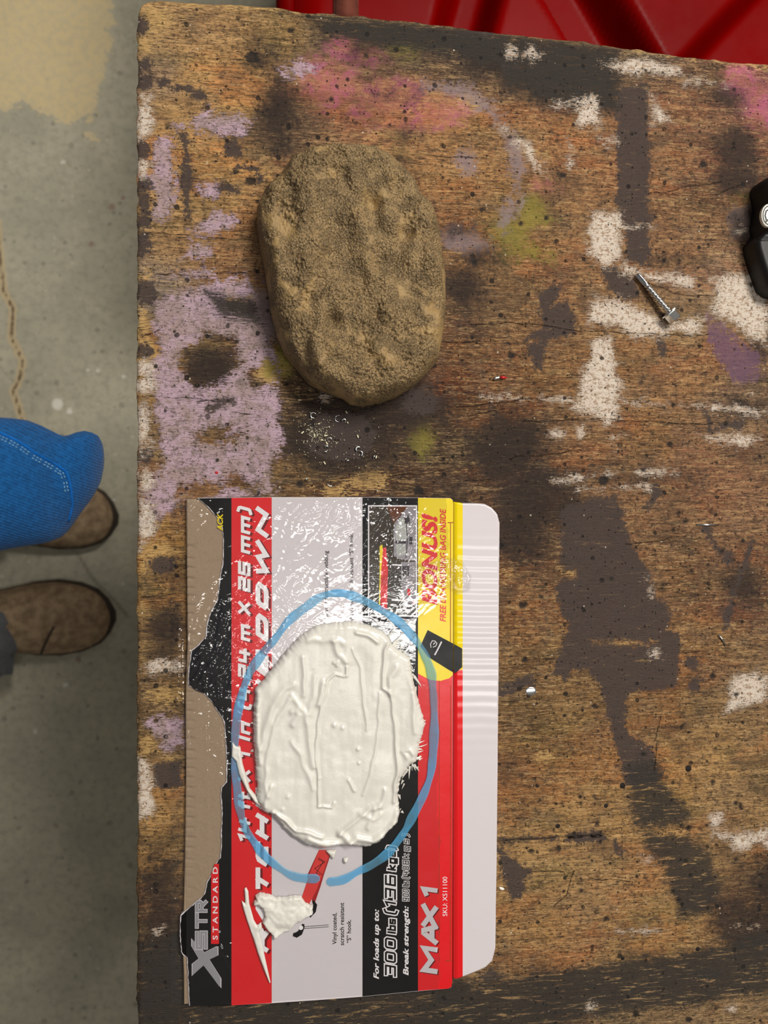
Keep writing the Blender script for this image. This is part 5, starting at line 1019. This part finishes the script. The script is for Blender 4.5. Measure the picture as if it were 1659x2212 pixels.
# ------------------------------------------------------------------ person: blue sweatshirt, jeans, tan shoes
def person():
    FX = P(30, 1235, 0).x-0.10
    root = empty('person', (FX, P(0, 1235, 0).y, 0), 'person standing at the left in a blue sweatshirt, worn jeans and tan shoes', 'person')
    # ---- sleeve and body of the sweatshirt
    t = NT('blue_jersey'); v = t.coord((1000, 1000, 1000), (0, 0, 0.5)); n = t.noise(t.coord((1000, 1000, 1000)), 0.5, 5); wv = t.new('ShaderNodeTexWave'); t.ln(v, wv.inputs['Vector']); wv.bands_direction = 'Y'; wv.inputs['Scale'].default_value = 0.24; wv.inputs['Distortion'].default_value = 0.6; wv.inputs['Detail'].default_value = 2
    col = t.mix(t.rng(n, 0.3, 0.7), lin(6, 58, 106), lin(16, 80, 138)); col = t.mix(t.math('MULTIPLY', wv.outputs['Fac'], 0.35), col, lin(30, 98, 158))
    t.set(Base_Color=col, Roughness=0.9, Sheen_Weight=0.08); t.b.inputs['Specular IOR Level'].default_value = 0.15; t.bump(t.math('ADD', wv.outputs['Fac'], t.math('MULTIPLY', n, 0.4)), 0.5, 0.0006); MB = t.m
    # columns of the visible cloth: x, upper border, lower border (photo), height of its middle
    cols = [(219,968,1000,.868),(217,952,1026,.868),(210,940,1050,.870),(198,934,1072,.872),(184,931,1092,.874),(168,934,1112,.876),(152,940,1136,.878),(140,942,1152,.880),(126,938,1163,.883),(108,929,1170,.886),(88,919,1175,.889),(60,908,1179,.893),(30,904,1184,.897),(0,902,1190,.902),(-60,896,1204,.912),(-140,886,1222,.928),(-260,860,1250,.955)]
    seg = 40; V = []; Fc = []
    def put(cx, cy, cz, ry, rz, rx=0.0):
        for k in range(seg):
            a = 2*math.pi*k/seg; V.append((cx-rx*abs(math.sin(a))*0, cy+ry*math.cos(a), cz+rz*math.sin(a)))
    p = P(222, 984, .868); put(p.x, p.y, .868, 0.001, 0.001)
    for i, (x, yu, yl, z) in enumerate(cols):
        a = P(x, yu, z); b = P(x, yl, z); ry = (a.y-b.y)/2
        rz = min(ry*0.95, 0.036+0.0009*i); dent = 0.003*math.exp(-((x-145)/10)**2)
        put((a.x+b.x)/2, (a.y+b.y)/2, z, ry, rz-dent)
    sh = Vector((FX+0.14, P(0, 1235, 0).y+0.17, 1.37))
    last = Vector(((V[-1][0]), (P(-260, 860, .955).y+P(-260, 1250, .955).y)/2, .955))
    for k in range(1, 7):
        f = k/6; c = last.lerp(sh, f); put(c.x, c.y, c.z, 0.062+0.012*f, 0.055+0.012*f)
    n_r = len(V)//seg
    for i in range(n_r-1):
        for k in range(seg): Fc.append((i*seg+k, i*seg+(k+1) % seg, (i+1)*seg+(k+1) % seg, (i+1)*seg+k))
    Fc += [tuple(range(seg)), tuple(range((n_r-1)*seg, n_r*seg))]
    bm = bmesh.new(); bm.from_mesh(mesh('x', V, Fc)); bmesh.ops.recalc_face_normals(bm, faces=bm.faces); me = bpy.data.meshes.new('sleeve'); bm.to_mesh(me); bm.free()
    sl = link('sleeve', me, MB, root); sl['label'] = 'bent blue sleeve with a double stitched seam'
    # forearm folded back up from the elbow, hand raised beside the viewpoint, both left of the frame
    e0 = P(-150, 1050, .915); wr_ = Vector((-0.265, e0.y-0.01, 1.235)); fa = [e0.lerp(wr_, k/8) for k in range(9)]
    link('forearm_sleeve', tube_mesh('forearm_sleeve', [p+Vector((-0.012*math.sin(math.pi*i/8), 0, 0)) for i, p in enumerate(fa)], [.034,.038,.039,.038,.036,.034,.032,.031,.030], 28), MB, root)
    ax = (wr_-e0).normalized(); sd = Vector((0, 1, 0)); fr = ax.cross(sd).normalized(); hb = bmesh.new()
    def bone(pts, rad):
        m_ = tube_mesh('b', pts, rad, 12); hb.from_mesh(m_); bpy.data.meshes.remove(m_)
    for j in range(5):
        o_ = sd*(-0.026+0.013*j); bone([wr_-ax*0.02+o_*0.6, wr_+ax*0.02+o_*0.75, wr_+ax*0.06+o_, wr_+ax*0.085+o_], [.014, .015, .0145, .010])
    for j, L in enumerate((0.066, 0.078, 0.074, 0.058)):
        b_ = wr_+ax*0.078+sd*(-0.028+0.0187*j); c1 = b_+ax*L*0.5+fr*0.004; c2 = c1+(ax*0.75+fr*0.66)*L*0.32; c3 = c2+(ax*0.35+fr*0.94)*L*0.26
        bone([b_, b_.lerp(c1, .5), c1, c2, c3, c3+(c3-c2)*0.12], [.0098, .0092, .0092, .0082, .0070, .003])
    t0 = wr_+ax*0.018-sd*0.026; t1 = t0+(ax*0.7-sd*0.7)*0.040; t2 = t1+(ax*0.85-sd*0.2+fr*0.45)*0.032
    bone([t0, t1, t2, t2+(t2-t1)*0.72, t2+(t2-t1)*0.85], [.0145, .0115, .0100, .0078, .003])
    ho = link('hand', bm_mesh('hand', hb), simple('skin', (206, 156, 128), 0.55, 0, 0.08, 60), root)
    rm_ = ho.modifiers.new('merge', 'REMESH'); rm_.mode = 'VOXEL'; rm_.voxel_size = 0.0022; rm_.use_smooth_shade = True
    # seam ridge and stitches follow the top of the sleeve
    def top(x, y):
        from_ = P(x, y, .95); hit, loc, nor, _ = sl.ray_cast(CAM-wloc(root), (from_-CAM).normalized())
        return (loc+wloc(root), nor) if hit else (None, None)
    bpy.context.view_layer.update()
    ms = simple('pale_thread', (120, 170, 205), 0.8); mr = simple('seam_blue', (18, 92, 168), 0.9, spec=0.1)
    SE = [(-20,925),(0,935),(25,946),(50,960),(75,978),(100,992),(125,1006),(142,1018),(150,1040),(154,1065),(156,1090),(152,1110),(146,1130)]
    pts = []
    for (x, y), (x2, y2) in zip(SE[:-1], SE[1:]):
        for k in range(4):
            a, nn = top(x+(x2-x)*k/4, y+(y2-y)*k/4)
            if a: pts.append(a+nn*0.0001)
    if len(pts) > 3: link('seam', tube_mesh('seam', pts, 0.0006, 8), mr, sl)
    st = bmesh.new()
    for off in (-7, -13):
        for (x, y), (x2, y2) in zip(SE[:9], SE[1:10]):
            L = math.hypot(x2-x, y2-y); ux, uy = (x2-x)/L, (y2-y)/L; nx, ny = uy, -ux
            for k in range(int(L/8)):
                s = k*8; a, n1 = top(x+ux*s-nx*off*-1, y+uy*s-ny*off*-1); b, n2_ = top(x+ux*(s+4.5)-nx*off*-1, y+uy*(s+4.5)-ny*off*-1)
                if a and b:
                    m_ = tube_mesh('s', [a+n1*0.0001, (a+b)/2+n1*0.0004, b+n2_*0.0001], 0.00025, 5); st.from_mesh(m_); bpy.data.meshes.remove(m_)
    o = link('stitching', bm_mesh('stitching', st), ms, sl); o['label'] = 'pale blue double stitching'; o['kind'] = 'stuff'
    # torso (clothed body above the frame)
    cx, cy = FX-0.06, P(0, 1235, 0).y
    V = []; Fc = []; lev = [(0.80,.165,.125,0),(0.84,.18,.135,0),(0.95,.175,.128,.02),(1.10,.18,.13,.06),(1.25,.20,.13,.14),(1.36,.215,.125,.21),(1.43,.17,.105,.26),(1.47,.08,.075,.29),(1.50,.062,.062,.31)]
    for z, ry, rx, lx in lev:
        for k in range(seg): a = 2*math.pi*k/seg; V.append((cx+lx+rx*math.cos(a), cy+ry*math.sin(a), z))
    for i in range(len(lev)-1):
        for k in range(seg): Fc.append((i*seg+k, i*seg+(k+1) % seg, (i+1)*seg+(k+1) % seg, (i+1)*seg+k))
    Fc += [tuple(range(seg-1, -1, -1)), tuple(range((len(lev)-1)*seg, len(lev)*seg))]
    link('sweatshirt', mesh('sweatshirt', V, Fc), MB, root)
    # ---- jeans
    t = NT('pale_denim'); v = t.coord((1000, 1000, 1000), (0, 0, 0.7)); n = t.noise(t.coord((1000, 1000, 1000)), 0.15, 5); n2 = t.noise(v, 1.2, 3)
    t.set(Base_Color=t.mix(n, lin(84, 90, 100), lin(140, 146, 152)), Roughness=0.9); t.bump(n2, 0.4, 0.001); MJ = t.m
    yl, yr = P(0, 1130, 0.05).y, P(0, 1340, 0.05).y
    V = []; Fc = []
    def leg(yc, hemx):
        b = len(V); L = [(0.055,.072,.078,hemx,yc),(0.10,.070,.075,hemx,yc),(0.25,.068,.072,hemx-.01,yc),(0.45,.078,.078,FX-.06,yc*.97+cy*.03),(0.65,.088,.088,FX-.07,yc*.88+cy*.12),(0.80,.085,.095,FX-.065,yc*.8+cy*.2),(0.86,.06,.08,FX-.06,yc*.7+cy*.3)]
        for z, ry, rx, x, y in L:
            for k in range(seg):
                a = 2*math.pi*k/seg; fr = 0.006*math.sin(k*5.1)+0.004*math.sin(k*2.3) if z < 0.06 else 0
                V.append((x+(rx+fr)*math.cos(a), y+(ry+fr)*math.sin(a), z+fr))
        for i in range(len(L)-1):
            for k in range(seg): Fc.append((b+i*seg+k, b+i*seg+(k+1) % seg, b+(i+1)*seg+(k+1) % seg, b+(i+1)*seg+k))
        Fc.append(tuple(range(b+(len(L)-1)*seg, b+len(L)*seg)))
    xl = P(18, 1200, 0.08).x
    leg(yl+0.02, xl-0.075); leg(yr-0.032, xl-0.070)
    link('jeans', mesh('jeans', V, Fc), MJ, root)
    # ---- shoes
    t = NT('tan_suede'); n = t.noise(t.coord((1000, 1000, 1000)), 0.08, 5); n2 = t.noise(t.coord((1000, 1000, 1000)), 0.9, 3)
    t.set(Base_Color=t.mix(t.rng(n, 0.3, 0.7), lin(122, 100, 74), lin(166, 142, 110)), Roughness=0.8); t.bump(n2, 0.3, 0.001); MS = t.m
    MSO = simple('dark_rubber', (52, 42, 33), 0.7); MLI = simple('dark_lining', (26, 18, 16), 0.9)
    def shoe(tx, ty, ang, wr):
        """tx, ty: photo point of the toe; built pointing along +x"""
        toe = P(tx, ty, 0.03); a = math.radians(ang); R = lambda x, y: (toe.x+x*math.cos(a)-y*math.sin(a), toe.y+x*math.sin(a)+y*math.cos(a))
        prof = [(0.0,.006,.022),(-.006,.024,.034),(-.02,.038,.044),(-.045,.048,.052),(-.08,.053,.060),(-.115,.051,.072),(-.15,.045,.088),(-.19,.040,.098),(-.23,.039,.098),(-.265,.034,.096),(-.285,.018,.085)]
        V = []; Fc = []; sg = 22
        for x, hw, h in prof:
            hw *= wr
            for k in range(sg):
                q_ = math.pi*k/(sg-1); yy = hw*math.cos(q_); zz = 0.018+(h-0.018)*abs(math.sin(q_))**0.75
                yy *= 1-0.10*math.sin(q_); V.append(R(x, yy+0.006*math.sin(-x*11))+(zz,))
        for i in range(len(prof)-1):
            for k in range(sg-1): Fc.append((i*sg+k, i*sg+k+1, (i+1)*sg+k+1, (i+1)*sg+k))
        for i in (0, len(prof)-1): Fc.append(tuple(range(i*sg, (i+1)*sg)))
        bm = bmesh.new(); bm.from_mesh(mesh('x', V, Fc)); bmesh.ops.recalc_face_normals(bm, faces=bm.faces); me = bpy.data.meshes.new('shoe'); bm.to_mesh(me); bm.free()
        s = link('shoe', me, MS, root); s.modifiers.new('smooth', 'SUBSURF').render_levels = 1
        V = []; Fc = []; out = [(x, hw*wr*1.0+0.001) for x, hw, h in prof]; loop = [(x+(0.004 if i == 0 else 0), y) for i, (x, y) in enumerate(out)]+[(x+(0.004 if x == 0 else 0), -y) for x, y in reversed(out)]
        bm = bmesh.new(); vs = [bm.verts.new(R(x, y+0.006*math.sin(-x*11))+(0.022,)) for x, y in loop]; f = bm.faces.new(vs); r_ = bmesh.ops.extrude_face_region(bm, geom=[f])
        for vv in [e for e in r_['geom'] if isinstance(e, bmesh.types.BMVert)]: vv.co.z = 0.0
        link('sole', bm_mesh('sole', bm), MSO, s)
        # vamp seam and collar lining
        link('seam', tube_mesh('seam', [R(-.075, -.004)+(0.0590,), R(-.083, -.016*wr)+(0.0588,), R(-.092, -.03*wr)+(0.0560,), R(-.10, -.042*wr)+(0.046,)], 0.0018, 8), MSO, s)
        link('collar', tube_mesh('collar', [R(-.225+.048*math.cos(b_*math.pi/8), .030*math.sin(b_*math.pi/8))+(0.1,) for b_ in range(17)], 0.006, 8), MLI, s)
        return s
    shoe(242, 1122, -4, 1.06)['label'] = 'tan shoe partly under the blue sleeve'
    shoe(236, 1335, 3, 1.10)['label'] = 'tan shoe in full view'
person()
